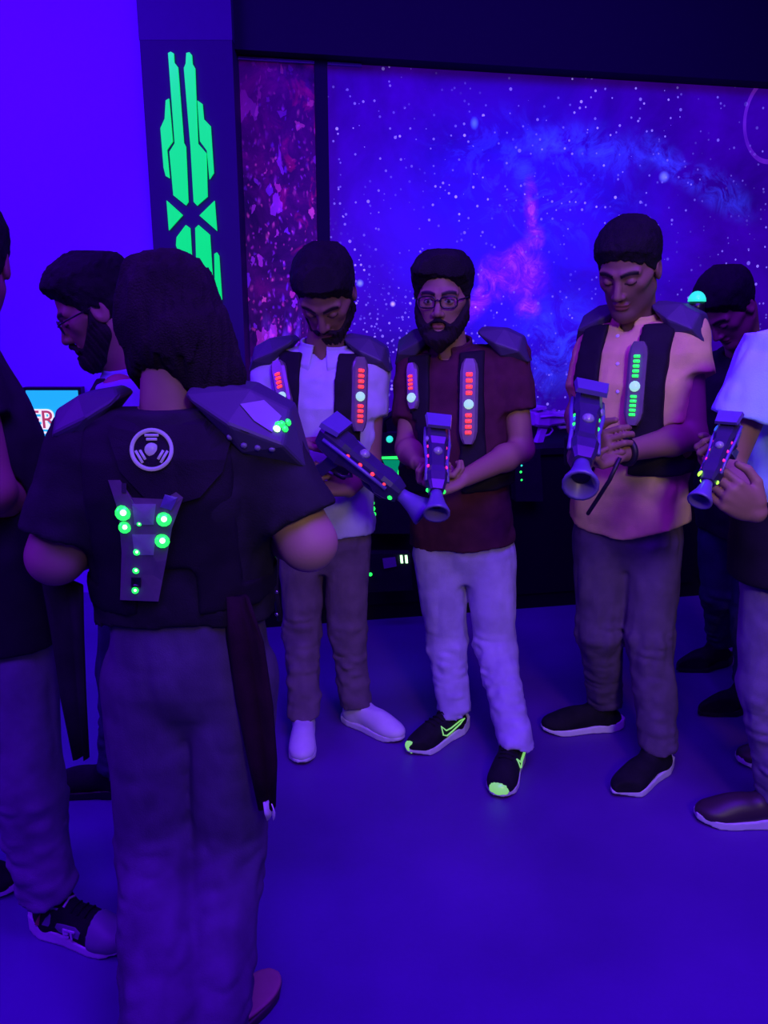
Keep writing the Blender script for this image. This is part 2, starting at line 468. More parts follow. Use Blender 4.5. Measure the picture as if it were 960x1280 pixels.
def mural_mat(kind):
    """printed space mural with emission put into its colours; object x = along the wall, z = up"""
    m, nt, b = node_mat('space_mural' if kind else 'red_cavern_mural')
    N, L = nt.nodes, nt.links
    tc = N.new('ShaderNodeTexCoord'); P = tc.outputs['Object']
    def noise(scale, detail=8, rough=.6, dist=0.0, off=(0, 0, 0), sc=(1, 1, 1)):
        mp = N.new('ShaderNodeMapping'); mp.inputs['Location'].default_value = off; mp.inputs['Scale'].default_value = sc
        L.new(P, mp.inputs['Vector'])
        n = N.new('ShaderNodeTexNoise'); n.inputs['Scale'].default_value = scale; n.inputs['Detail'].default_value = detail
        n.inputs['Roughness'].default_value = rough; n.inputs['Distortion'].default_value = dist
        L.new(mp.outputs['Vector'], n.inputs['Vector']); return n.outputs['Fac']
    def ramp(fac, stops):
        r = N.new('ShaderNodeValToRGB'); e = r.color_ramp.elements
        e[0].position, e[0].color = stops[0][0], (*stops[0][1], 1); e[1].position, e[1].color = stops[-1][0], (*stops[-1][1], 1)
        for p, c in stops[1:-1]:
            q = e.new(p); q.color = (*c, 1)
        L.new(fac, r.inputs['Fac']); return r.outputs['Color']
    def mth(op, a, b_=None, c=None):
        n = N.new('ShaderNodeMath'); n.operation = op
        for i, x in enumerate((a, b_, c)):
            if x is None: continue
            if isinstance(x, (int, float)): n.inputs[i].default_value = x
            else: L.new(x, n.inputs[i])
        return n.outputs[0]
    def mix(a, b_, f, mode='MIX'):
        n = N.new('ShaderNodeMix'); n.data_type = 'RGBA'; n.blend_type = mode
        if isinstance(f, (int, float)): n.inputs[0].default_value = f
        else: L.new(f, n.inputs[0])
        for i, x in ((6, a), (7, b_)):
            if isinstance(x, tuple): n.inputs[i].default_value = (*x, 1)
            else: L.new(x, n.inputs[i])
        return n.outputs[2]
    sp = N.new('ShaderNodeSeparateXYZ'); L.new(P, sp.inputs[0]); X, Z = sp.outputs['X'], sp.outputs['Z']
    def blob(cx, cz, rx, rz, rot=0.0):
        ca, sa = math.cos(rot), math.sin(rot)
        dx = mth('SUBTRACT', X, cx); dz = mth('SUBTRACT', Z, cz)
        a = mth('DIVIDE', mth('ADD', mth('MULTIPLY', dx, ca), mth('MULTIPLY', dz, sa)), rx)
        c = mth('DIVIDE', mth('SUBTRACT', mth('MULTIPLY', dz, ca), mth('MULTIPLY', dx, sa)), rz)
        d = mth('SQRT', mth('ADD', mth('MULTIPLY', a, a), mth('MULTIPLY', c, c)))
        n = N.new('ShaderNodeMapRange'); n.interpolation_type = 'SMOOTHSTEP'
        L.new(d, n.inputs[0]); n.inputs[1].default_value = 1; n.inputs[2].default_value = 0; n.inputs[3].default_value = 0; n.inputs[4].default_value = 1
        return n.outputs[0]
    def stars(scale, rad, thresh, dim):
        mp = N.new('ShaderNodeMapping'); mp.inputs['Scale'].default_value = (1, 0, 1); L.new(P, mp.inputs['Vector'])
        v = N.new('ShaderNodeTexVoronoi'); v.inputs['Scale'].default_value = scale; L.new(mp.outputs['Vector'], v.inputs['Vector'])
        s = N.new('ShaderNodeSeparateColor'); L.new(v.outputs['Color'], s.inputs[0])
        rr = mth('MULTIPLY', s.outputs[1], rad)
        on = mth('LESS_THAN', v.outputs['Distance'], rr)
        on = mth('MULTIPLY', on, mth('GREATER_THAN', s.outputs[0], thresh))
        return mth('MULTIPLY', mth('MULTIPLY', on, mth('ADD', s.outputs[2], .25)), dim)
    if kind:
        n1 = noise(1.5, 7, .6, .6)
        base = ramp(n1, [(.30, (.02, .0, .13)), (.5, (.045, .0, .26)), (.72, (.07, .0, .40))])
        # bright blue cloud right of the middle
        cloud = noise(2.6, 9, .62, 1.0, (3, 1, 2))
        f = mth('MULTIPLY', blob(1.45, 1.75, 1.15, .95), mth('MULTIPLY', cloud, 1.5))
        base = mix(base, (.035, .012, .85), f)
        vein = ramp(noise(4.5, 10, .7, 2.0, (1, 4, 7)), [(.50, (0, 0, 0)), (.62, (.02, .05, .55)), (.7, (.0, .0, .1))])
        base = mix(base, vein, mth('MULTIPLY', blob(1.5, 2.05, .75, .42, -.2), .8), 'ADD')
        # pale blue wisps
        wis = ramp(noise(7, 10, .7, 1.0, (2, 6, 1)), [(.42, (0, 0, 0)), (.62, (.03, .10, .75)), (.75, (.10, .22, .9))])
        wf = None
        for px, py, rx_, rz_, ro in ((700, 178, .30, .075, .15), (760, 190, .3, .08, -.1), (840, 205, .28, .06, -.55), (900, 240, .25, .08, -.5), (700, 430, .28, .22, .4), (640, 470, .3, .2, .3), (655, 217, .07, .08, 0)):
            ss, zz = wall_s(px, py); q = blob(ss, zz, rx_ * 1.3, rz_ * 1.6, ro); wf = q if wf is None else mth('MAXIMUM', wf, q)
        base = mix(base, wis, mth('MULTIPLY', wf, .75), 'ADD')
        # pink filaments
        pk = ramp(noise(9.0, 10, .72, 1.2, (5, 2, 9)), [(.34, (.02, 0, .04)), (.50, (.24, .01, .45)), (.66, (.75, .08, .55))])
        fil = None
        for px, py, rx_, rz_, ro in ((664, 262, .035, .14, .1), (668, 297, .05, .06, 0), (640, 322, .16, .045, .6), (622, 345, .10, .10, .8), (600, 375, .14, .05, .9), (560, 420, .16, .04, .9), (655, 345, .12, .12, 0), (660, 385, .06, .06, 0)):
            ss, zz = wall_s(px, py); q = blob(ss, zz, rx_ * 1.5, rz_ * 1.5, ro); fil = q if fil is None else mth('MAXIMUM', fil, q)
        base = mix(base, pk, fil, 'ADD')
        ss, zz = wall_s(830, 221); base = mix(base, (.25, .35, .9), blob(ss, zz, .035, .035), 'ADD')
        ss, zz = wall_s(593, 154); base = mix(base, (.10, .25, .9), blob(ss, zz, .025, .035), 'ADD')
        ss, zz = wall_s(491, 380); base = mix(base, (1, .8, 1), blob(ss, zz, .017, .017), 'ADD')
        ss, zz = wall_s(450, 354); base = mix(base, (.3, .5, 1), blob(ss, zz, .022, .022), 'ADD')
        clus = ramp(noise(2.2, 4, .6, .5, (8, 3, 3)), [(.40, (.12, .12, .12)), (.58, (1, 1, 1))])
        st = mth('ADD', mth('ADD', stars(40, .24, .45, .9), stars(22, .17, .55, 1.0)), stars(9, .10, .62, 1.2))
        st = mth('MULTIPLY', st, clus)
        dust = mth('MULTIPLY', mth('ADD', stars(60, .34, .45, .5), stars(42, .3, .6, .7)), mth('MAXIMUM', blob(.85, 1.2, 1.0, .5, -.1), blob(.3, 1.35, .6, .6)))
        st = mth('ADD', st, dust)
        base = mix(base, (.55, .42, 1.0), st, 'ADD')
        # ring of a helmet or planet at the far right edge
        rs_, rz0 = wall_s(965, 150)
        dx = mth('DIVIDE', mth('SUBTRACT', X, rs_), .78); dz = mth('SUBTRACT', Z, rz0)
        d = mth('SQRT', mth('ADD', mth('MULTIPLY', dx, dx), mth('MULTIPLY', dz, dz)))
        on = mth('LESS_THAN', mth('ABSOLUTE', mth('SUBTRACT', d, .205)), .012)
        on = mth('MULTIPLY', on, mth('MULTIPLY', noise(5, 3), 1.1))
        base = mix(base, (.22, .03, .34), on, 'ADD')
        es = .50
    else:
        n1 = noise(3.2, 8, .65, .8, (2, 0, 5))
        base = ramp(n1, [(.35, (.012, .0, .05)), (.52, (.05, .0, .10)), (.68, (.13, .0, .14))])
        def specks(scale, rad, thresh, sc_, off):
            mp = N.new('ShaderNodeMapping'); mp.inputs['Scale'].default_value = sc_; mp.inputs['Location'].default_value = off; L.new(P, mp.inputs['Vector'])
            wn = N.new('ShaderNodeTexNoise'); wn.inputs['Scale'].default_value = 30; L.new(mp.outputs['Vector'], wn.inputs['Vector'])
            ad = N.new('ShaderNodeMixRGB'); ad.blend_type = 'ADD'; ad.inputs[0].default_value = .035; L.new(mp.outputs['Vector'], ad.inputs[1]); L.new(wn.outputs['Color'], ad.inputs[2])
            v = N.new('ShaderNodeTexVoronoi'); v.inputs['Scale'].default_value = scale; L.new(ad.outputs[0], v.inputs['Vector'])
            s = N.new('ShaderNodeSeparateColor'); L.new(v.outputs['Color'], s.inputs[0])
            mr = N.new('ShaderNodeMapRange'); mr.interpolation_type = 'SMOOTHSTEP'; L.new(v.outputs['Distance'], mr.inputs[0]); L.new(mth('MULTIPLY', s.outputs[1], rad), mr.inputs[1]); mr.inputs[2].default_value = .02; mr.inputs[3].default_value = 0; mr.inputs[4].default_value = 1
            return mth('MULTIPLY', mr.outputs[0], mth('GREATER_THAN', s.outputs[0], thresh)), s.outputs[2]
        low = blob(.24, 1.55, .55, 1.15)
        for sc0, rad, th_, scl, off in ((22, .50, .30, (1, 0, .45), (0, 0, 0)), (34, .50, .30, (1, 0, .6), (3, 0, 1)), (50, .5, .35, (1, 0, .7), (7, 0, 2)), (11, .30, .45, (1, 0, .4), (1, 0, 5))):
            m_, rnd = specks(sc0, rad, th_, scl, off)
            col = ramp(rnd, [(.0, (.10, .01, .42)), (.45, (.30, .02, .40)), (.75, (.42, .02, .20)), (1.0, (.65, .06, .30))])
            base = mix(base, col, mth('MULTIPLY', m_, mth('ADD', mth('MULTIPLY', low, 1.1), .10)), 'ADD')
        st_ = ramp(noise(11, 4, .6, .3, (2, 0, 2), (1.5, 1, .3)), [(.50, (0, 0, 0)), (.60, (.16, .03, .60)), (.72, (.35, .10, .85))])
        base = mix(base, st_, blob(.25, 1.15, .5, .33), 'ADD')
        rd = ramp(noise(9, 6, .6, .6, (4, 1, 2), (1.2, 1, .8)), [(.55, (0, 0, 0)), (.65, (.35, .0, .06)), (.78, (.9, .05, .12))])
        base = mix(base, rd, blob(.38, 2.0, .28, .75), 'ADD')
        hot = blob(.44, 2.14, .035, .05)
        base = mix(base, (1.0, .05, .15), hot, 'ADD')
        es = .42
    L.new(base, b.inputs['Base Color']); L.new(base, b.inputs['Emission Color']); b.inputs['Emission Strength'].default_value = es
    b.inputs['Roughness'].default_value = .55; b.inputs['Specular IOR Level'].default_value = .2
    return m
M['mural'] = mural_mat(1); M['mural_red'] = mural_mat(0)
S_CORNER = wall_s(407, 200)[0]
o = struct(wall_slab('wall_back', S_CORNER, 4.6, 0, ZT + .02, M['mural']))
o = struct(wall_slab('wall_back_left', -.05, S_CORNER - .012, 0, ZT + .02, M['mural_red'], .02))
# pale frame strip that edges the mural on top and left
bm = bmesh.new(); add_box(bm, wall_pt(.27, ZT - .012, .03), WDIR, WN, V(0, 0, 1), .66, .02, .012)
struct(bm_obj('trim_1', bm, M['gun_pale']))
bm = bmesh.new(); add_box(bm, wall_pt(-.055, ZT / 2, .03), WDIR, WN, V(0, 0, 1), .014, .02, ZT)
struct(bm_obj('trim_2', bm, M['gun_pale']))
# dark upright where the red panel meets the stars
bm = bmesh.new(); add_box(bm, wall_pt(S_CORNER - .02, ZT / 2, .02), WDIR, WN, V(0, 0, 1), .06, .045, ZT)
struct(bm_obj('trim_3', bm, M['dark_wall']))
# dark bulkhead over the mural and the ceiling
bm = bmesh.new(); add_box(bm, wall_pt(2.30, ZT + .55, .04), WDIR, WN, V(0, 0, 1), 4.6, .16, 1.1)
struct(bm_obj('wall_bulkhead', bm, M['dark_wall']))
bm = bmesh.new(); add_box(bm, (0, 1.5, 3.65), V(1, 0, 0), V(0, 1, 0), V(0, 0, 1), 9, 9, .1)
struct(bm_obj('ceiling', bm, M['dark_wall']))
# bright wall on the left, runs on behind the pillar
bm = bmesh.new(); add_box(bm, (-2.4, 4.0, 1.8), V(1, 0, 0), V(0, 1, 0), V(0, 0, 1), 3.3, .1, 3.6)
struct(bm_obj('wall_left', bm, M['wall_blue']))
# right-hand and rear walls out of view
bm = bmesh.new(); add_box(bm, (4.4, 1.5, 1.8), V(1, 0, 0), V(0, 1, 0), V(0, 0, 1), .1, 9, 3.6)
struct(bm_obj('wall_right', bm, M['dark_wall']))

# ------------------------------------------------------------------ pillar with green emblem
PY = 3.88
pl = at(181, 150, PY).x; pr = at(294, 150, PY).x
pc = (pl + pr) / 2; pw = pr - pl
pil = empty('pillar', (pc, PY + .15, 0), 'dark pillar carrying a glowing green emblem beside the mural', 'pillar')
org = V(pc, PY + .15, 0)
ztop = at(230, 50, PY).z
bm = bmesh.new(); add_box(bm, (pc, PY + .15, ztop / 2), V(1, 0, 0), V(0, 1, 0), V(0, 0, 1), pw, .30, ztop)
bm_obj('shaft', bm, M['pillar'], pil, org, False, .004)
bm = bmesh.new(); add_box(bm, (pc, PY + .15, (ztop + 3.6) / 2), V(1, 0, 0), V(0, 1, 0), V(0, 0, 1), pw + .004, .304, 3.6 - ztop)
bm_obj('capital_band', bm, M['pillar_top'], pil, org, False, .004)
def zc(x, y): return (160 + x * 260 / 792, y * 420 / 1280)      # zoomed crop coordinates -> photo pixels
EMB = [
 [(155, 205), (165, 200), (176, 206), (178, 240), (192, 258), (214, 545), (222, 560), (231, 770), (222, 783), (175, 745), (160, 580), (180, 548)],
 [(224, 205), (236, 202), (245, 212), (247, 245), (257, 262), (268, 548), (300, 585), (304, 750), (265, 784), (252, 770), (240, 560), (228, 420), (215, 262), (222, 245)],
 [(146, 385), (158, 378), (172, 540), (150, 572), (160, 680), (146, 672), (138, 640), (126, 490), (142, 455)],
 [(266, 385), (285, 398), (290, 455), (316, 482), (328, 660), (312, 684), (302, 575), (276, 540)],
 [(149, 765), (210, 820), (158, 878)],
 [(274, 822), (331, 766), (340, 880)],
 [(187, 905), (222, 858), (238, 870), (245, 985), (195, 965), (185, 935)],
 [(258, 870), (270, 858), (313, 895), (324, 1065), (262, 1005)],
 [(330, 968), (340, 962), (348, 975), (359, 1140), (333, 1176), (322, 1075), (332, 1060)],
]
for poly in EMB:
    pts = [at(*zc(x, y), PY) for x, y in poly]
    bm = bmesh.new()
    a = [bm.verts.new(p + V(0, -.012, 0)) for p in pts]; b_ = [bm.verts.new(p + V(0, .002, 0)) for p in pts]
    n = len(pts); bm.faces.new(a); bm.faces.new(b_[::-1])
    for i in range(n): bm.faces.new((a[i], a[(i + 1) % n], b_[(i + 1) % n], b_[i]))
    bm_obj('emblem_panel', bm, M['green_panel'], pil, org)
# low part of the emblem hidden behind people: the mirror image of the upper part continues
# ------------------------------------------------------------------ score screen
sy = 3.90
s0 = at(33, 488, sy); s1 = at(104, 562, sy)
scr = empty('score_screen', V((s0.x + s1.x) / 2, sy + .04, s1.z), 'cyan screen with red lettering on the bright wall at left', 'screen')
so = V((s0.x + s1.x) / 2, sy + .04, s1.z)
cx, cz = (s0.x + s1.x) / 2, (s0.z + s1.z) / 2; sw, sh = s1.x - s0.x, s0.z - s1.z
bm = bmesh.new(); add_box(bm, (cx, sy + .025, cz), V(1, 0, 0), V(0, 1, 0), V(0, 0, 1), sw + .03, .05, sh + .03)
bm_obj('bezel', bm, M['black_plastic'], scr, so, False, .004)
bm = bmesh.new(); add_box(bm, (cx, sy - .004, cz), V(1, 0, 0), V(0, 1, 0), V(0, 0, 1), sw, .01, sh)
M['screen'] = glow('cyan_screen', (0.015, 0.42, 0.80), 1.0)
bm_obj('display', bm, M['screen'], scr, so)
M['txt_red'] = glow('red_lettering', (.45, .05, .10), .9); M['txt_white'] = glow('white_lettering', (.85, .85, .95), 1.0)
def text(s, p, size, mat, parent, origin, ext=.002, bold=0.0, name='lettering', rot=(PI / 2, 0, 0)):
    c = bpy.data.curves.new(name, 'FONT'); c.body = s; c.size = size; c.extrude = ext; c.offset = bold
    o = bpy.data.objects.new(name, c); COL.objects.link(o)
    bpy.context.view_layer.update()
    me = bpy.data.meshes.new_from_object(o); bpy.data.objects.remove(o); bpy.data.curves.remove(c)
    me.materials.clear(); me.materials.append(mat); me.name = name
    o = link(name, me, parent, Vector(p) - Vector(origin)); o.rotation_euler = rot
    return o
p = at(36, 535, sy - .015)
text('ER T', p, .125, M['txt_white'], scr, so, .001, .007)
text('ER T', p + V(0, -.004, 0), .125, M['txt_red'], scr, so, .001, .0)
p = at(40, 553, sy - .015)
text('SCO', p, .075, M['txt_white'], scr, so, .001, .002)

# ------------------------------------------------------------------ counter with guns and charging gear
CO = .60       # counter front stands this far from the wall
cnt = empty('counter', wall_pt(1.6, 0, CO - .25), 'black counter running along the foot of the space mural', 'counter')
co = wall_pt(1.6, 0, CO - .25)
bm = bmesh.new(); add_box(bm, wall_pt(1.95, .385, CO / 2), WDIR, WN, V(0, 0, 1), 4.0, CO, .77)
M['counter'] = plastic('black_laminate', (.006, .006, .008), .6, 0, .2, .2)
bm_obj('body', bm, M['counter'], cnt, co, False, .005)
bm = bmesh.new(); add_box(bm, wall_pt(1.95, .785, CO / 2 + .01), WDIR, WN, V(0, 0, 1), 4.04, CO + .02, .03)
bm_obj('counter_top', bm, M['counter'], cnt, co, False, .005)
for i in range(7):
    bm = bmesh.new(); add_box(bm, wall_pt(.12 + i * .60, .41, CO + .004), WDIR, WN, V(0, 0, 1), .56, .014, .66)
    bm_obj('door', bm, M['counter'], cnt, co, False, .004)
bm = bmesh.new(); add_box(bm, wall_pt(1.95, .845, .025), WDIR, WN, V(0, 0, 1), 4.0, .05, .09)
bm_obj('light_rail', bm, M['counter'], cnt, co)
M['rail_bead'] = glow('violet_bead_light', (.32, .16, .95), .8)
bead = None
for i in range(150):
    p = wall_pt(.6 + i * .022, .889 + .003 * math.sin(i * 2.1), .03) - co
    if bead is None:
        bm = bmesh.new(); add_dome(bm, (0, 0, 0), (0, 0, 1), .008, .012, 6, 2)
        bead = bm_obj('bead_light', bm, M['rail_bead'], cnt); bead.location = p
    else:
        b2 = bead.copy(); COL.objects.link(b2); b2.parent = cnt; b2.location = p

# ------------------------------------------------------------------ laser gun builder
def laser_gun(label, muzzle, rear, up, led='led_red', scale=1.0, group=None, tip_led='led_green', n_led=4, accents=(), pale=False, side=1):
    """phaser along rear->muzzle"""
    muzzle, rear = Vector(muzzle), Vector(rear)
    f = (muzzle - rear).normalized(); L = (muzzle - rear).length
    u = Vector(up); u = (u - f * u.dot(f)).normalized(); r = f.cross(u)
    base = (muzzle + rear) / 2
    g = empty('laser_gun', base, label, 'toy gun', group)
    k = L / .45
    def P(a, b, c): return rear + f * (a * k) + r * (b * k) + u * (c * k)
    mb = M['gun_grey'] if pale else M['gun']; mp = M['gun_grey'] if pale else M['gun_pale']
    def octo(a, w, h, cz=0.0, ch=.3):
        q = [(-w, -h * (1 - ch)), (-w * (1 - ch), -h), (w * (1 - ch), -h), (w, -h * (1 - ch)), (w, h * (1 - ch)), (w * (1 - ch), h), (-w * (1 - ch), h), (-w, h * (1 - ch))]
        return [P(a, x, cz + y) for x, y in q]
    bm = bmesh.new()
    add_loft(bm, [octo(.0, .030, .036, .005), octo(.02, .040, .046, .005), octo(.10, .044, .052, .0), octo(.13, .036, .044, 0), octo(.24, .032, .038, 0), octo(.27, .040, .044, -.004), octo(.31, .036, .040, -.004), octo(.345, .026, .028, -.004)])
    bm_obj('body', bm, mb, g, base, False, .003 * k)
    # flared barrel with a hollow mouth
    bm = bmesh.new()
    def ring(a, rad): return [P(a, math.cos(t * PI / 8) * rad, -.004 + math.sin(t * PI / 8) * rad) for t in range(16)]
    add_loft(bm, [ring(.335, .022), ring(.36, .024), ring(.40, .034), ring(.44, .051), ring(.45, .051), ring(.449, .042), ring(.40, .026)], True)
    bm_obj('barrel', bm, mp if not pale else mb, g, base, True)
    bm = bmesh.new(); add_loft(bm, [ring(.399, .0255), ring(.405, .0255)], True)
    bm_obj('muzzle_lens', bm, M['black_plastic'], g, base)
    # flat display fin across the top rear
    bm = bmesh.new()
    add_loft(bm, [[P(.0, -.055, .060), P(.0, .055, .060), P(.0, .050, .078), P(.0, -.050, .078)], [P(.07, -.048, .066), P(.07, .048, .066), P(.07, .044, .082), P(.07, -.044, .082)]])
    bm_obj('rear_fin', bm, mp, g, base, False, .003 * k)
    bm = bmesh.new(); add_box(bm, P(.035, 0, .056), f, r, u, .05 * k, .05 * k, .03 * k)
    bm_obj('fin_mount', bm, mb, g, base)
    # rails
    for s in (-1, 1):
        bm = bmesh.new(); add_tube(bm, [P(.03, s * .046, .02), P(.12, s * .049, .022), P(.2, s * .040, .012), P(.3, s * .042, .010)], .007 * k, 8)
        bm_obj('side_rail', bm, mp, g, base, True)
    # pistol grip and guard
    bm = bmesh.new()
    def rect(c, w, d):
        return [P(c[0] - d, -w, c[1]), P(c[0] + d, -w, c[1]), P(c[0] + d, w, c[1]), P(c[0] - d, w, c[1])]
    add_loft(bm, [rect((.09, -.045), .018, .026), rect((.075, -.09), .017, .022), rect((.055, -.14), .02, .024)])
    bm_obj('grip', bm, mb, g, base, False, .006 * k)
    bm = bmesh.new(); add_tube(bm, [P(.11, 0, -.05), P(.15, 0, -.055), P(.165, 0, -.075), P(.14, 0, -.1), P(.08, 0, -.11)], .006 * k, 8)
    bm_obj('trigger_guard', bm, mb, g, base, True)
    bm = bmesh.new(); add_tube(bm, [P(.20, 0, -.04), P(.22, 0, -.062), P(.29, 0, -.062), P(.31, 0, -.04)], .012 * k, 8)
    bm_obj('fore_grip', bm, mb, g, base, True)
    # sight dome
    bm = bmesh.new(); add_dome(bm, P(.17, 0, .038), u, .020 * k, .02 * k)
    bm_obj('sensor_dome', bm, M['clear2'], g, base, True)
    for i in range(n_led):
        a = .13 + i * .052
        for s in ((side,) if pale else (side, -side)):
            bm = bmesh.new(); add_dome(bm, P(a, s * .034, .020), r * s + u * .8, .0075 * k, .007 * k, 8, 3)
            bm_obj('led', bm, M[led], g, base, True)
    if tip_led:
        for s in (-1, 1):
            bm = bmesh.new(); add_dome(bm, P(.325, s * .030, -.018), r * s - u * .3, .009 * k, .009 * k, 8, 3)
            bm_obj('led', bm, M[tip_led], g, base, True)
    for (a, b, c, rad, mm) in accents:
        bm = bmesh.new(); add_dome(bm, P(a, b, c), (r * b + u * c), rad * k, rad * k * .6, 10, 3)
        bm_obj('accent_light', bm, M[mm], g, base, True)
    return g, P

# ------------------------------------------------------------------ people
SKIN = (0.30, 0.165, 0.115)
SKIN2 = (0.40, 0.235, 0.175)

def head_grid(HF, sc, neck_to, h=.0028, ears=True, neck_r=.056, pad=.03):
    """HF=(centre,right,fwd,up); returns Grid and cranium-only copy of the field"""
    O, R, F, U = HF
    def p(x, y, z): return O + (R * x + F * y + U * z) * sc
    AX = (R, F, U)
    pts = [p(x, y, z) for x in (-.09, .09) for y in (-.12, .12) for z in (-.13, .14)] + [neck_to]
    g = Grid(pts, h, pad)
    s = sc
    g.add(ell(p(0, -.012, .042), AX, (.074 * s, .095 * s, .084 * s)))
    g.add(ell(p(0, .024, -.030), AX, (.060 * s, .066 * s, .082 * s)), .03)
    for q in (-1, 1):
        g.add(cap(p(q * .050, .0, -.050), p(q * .020, .066, -.098), .020 * s, .016 * s), .03)
        g.add(cap(p(q * .046, .052, -.010), p(q * .058, .025, .0), .018 * s, .016 * s), .02)       # cheekbones
        g.add(cap(p(q * .012, .084, .028), p(q * .048, .066, .028), .010 * s, .010 * s), .014)     # brow ridge
    g.add(cap(p(0, .070, -.098), p(0, .076, -.100), .020 * s), .022)                                # chin
    for q in (-1, 1): g.sub(ell(p(q * .031, .100, .006), AX, (.018 * s, .018 * s, .012 * s)), .012)  # eye sockets
    for q in (-1, 1): g.add(ell(p(q * .031, .073, .005), AX, (.0145 * s, .0145 * s, .0125 * s)), .003)     # eyes
    g.add(cap(p(0, .083, .018), p(0, .106, -.028), .007 * s, .0115 * s), .012)                      # nose
    for q in (-1, 1): g.add(cap(p(q * .011, .092, -.034), p(q * .012, .098, -.032), .008 * s), .006)
    g.add(ell(p(0, .086, -.058), AX, (.024 * s, .011 * s, .0065 * s)), .006)                        # lips
    g.add(ell(p(0, .085, -.069), AX, (.020 * s, .011 * s, .0075 * s)), .006)
    g.sub(ell(p(0, .100, -.0632), AX, (.024 * s, .008 * s, .0016 * s)), .003)
    base = g.val.copy()
    if ears:
        for q in (-1, 1):
            A = (R, (F * .95 + R * q * -.3).normalized(), U)
            g.add(ell(p(q * .078, -.012, -.002), A, (.009 * s, .020 * s, .032 * s)), .008)
            g.sub(ell(p(q * .088, -.008, .002), A, (.007 * s, .011 * s, .019 * s)), .004)
    nk = p(0, -.028, -.045)
    g.add(cap(nk, neck_to, neck_r * s, (neck_r + .004) * s), .03)
    return g, base, p
def head_colors(v, HF, sc, skin, eyes=True, stubble=0.0):
    O, R, F, U = HF
    d = v - np.array(O); x = d @ np.array(R) / sc; y = d @ np.array(F) / sc; z = d @ np.array(U) / sc
    c = np.tile(np.array(skin), (len(v), 1))
    n = .92 + .10 * np.sin(x * 90 + 2) * np.sin(z * 80) * np.sin(y * 70)
    c *= n[:, None]
    def blend(mask, col):
        m = np.clip(mask, 0, 1)[:, None]
        c[:] = c * (1 - m) + np.array(col) * m
    ax = np.abs(x)
    if stubble > 0:
        m = np.clip((-.035 - z + ax * .5) / .02, 0, 1) * np.clip((y + .005) / .02, 0, 1) * stubble
        blend(m, (.035, .022, .022))
    bz = .029 + .005 * np.clip(1 - ((ax - .034) / .022) ** 2, -1, 1) - .003
    blend((1 - np.abs(z - bz) / .0075) * 2.2 * (ax > .010) * (ax < .054) * (y > .045), (.010, .007, .008))
    front = y > .06
    lip = 1 - np.sqrt((x / .027) ** 2 + ((z + .0635) / .0145) ** 2)
    blend(lip * 4 * front, (skin[0] * .85, skin[1] * .55, skin[2] * .6))
    ex = (ax - .031) / .0145; ez = (z - .005)
    opening = 1 - np.sqrt(ex ** 2 + (ez / (.0062 if eyes else .002)) ** 2)
    if eyes:
        blend(opening * 6 * front, (.28, .25, .26))
        blend((1 - np.sqrt((ax - .031) ** 2 + ez ** 2) / .0062) * 5 * front, (.008, .006, .006))
        lid = (1 - np.abs(ez - .0062 * np.sqrt(np.clip(1 - ex ** 2, 0, 1))) / .003) * (np.abs(ex) < 1)
        blend(lid * 1.5 * front, (.02, .012, .012))
    else:
        blend((1 - np.abs(ez + .006 - .003 * ex ** 2) / .0035) * (np.abs(ex) < 1.05) * 1.6 * front, (.015, .01, .01))
    return c
def hair_grid(g, base, HF, sc, style, p):
    """hair as an offset of the skull, cut along the hairline"""
    O, R, F, U = HF
    X, Y, Z = g.coords(g.full())
    dx, dy, dz = X - O[0], Y - O[1], Z - O[2]
    x = (dx * R[0] + dy * R[1] + dz * R[2]) / sc; y = (dx * F[0] + dy * F[1] + dz * F[2]) / sc; z = (dx * U[0] + dy * U[1] + dz * U[2]) / sc
    G = Grid.__new__(Grid); G.lo, G.h, G.n, G.ax = g.lo, g.h, g.n, g.ax
    d = base.copy()
    top = style.get('top', .020); side = style.get('side', .010)
    th = side + (top - side) * np.clip((z - .03) / .07, 0, 1)
    th = th + style.get('front', 0.0) * np.clip((y - .02) / .06, 0, 1) * np.clip((z - .05) / .04, 0, 1)
    ro = style.get('rough', 1.0)
    nz = .0016 * vnoise(g, (.007, .007, .012), 5) + .0022 * vnoise(g, (.014, .014, .02), 6) + style.get('strand', 0.0) * (vnoise(g, (.016, .016, .10), 7) + .8 * vnoise(g, (.03, .03, .05), 8))
    hl = np.interp(y, [-.12, -.07, -.035, .0, .022, .045, .066, .082, .12], style.get('line', [-.075, -.070, -.045, -.010, .004, .042, .068, .076, .080]))
    hl = hl - .008 * np.clip(np.abs(x) / .05, 0, 1) * (y > .05) + .004 * vnoise(g, (.012, .012, .05), 9) * (y > .03)
    if not style.get('nocut'): th = th * np.clip((z - hl) / style.get('taper', .035) * .9 + .18, .05, 1)
    G.val = (d - (th + nz * style.get('rough', 1.0)) * sc).astype(np.float32)
    for (a, b_, r0, r1, k) in style.get('blobs', ()):
        G.add(cap(p(*a), p(*b_), r0 * sc, r1 * sc), k)
    if style.get('strand'): G.val = G.val + .9 * style['strand'] * np.abs(vnoise(g, (.014, .014, .12), 11)).astype(np.float32)
    if not style.get('nocut'): G.val = np.maximum(G.val, ((hl - z) * .8 * sc + .0012 * np.sin(x * 400)).astype(np.float32))
    return G
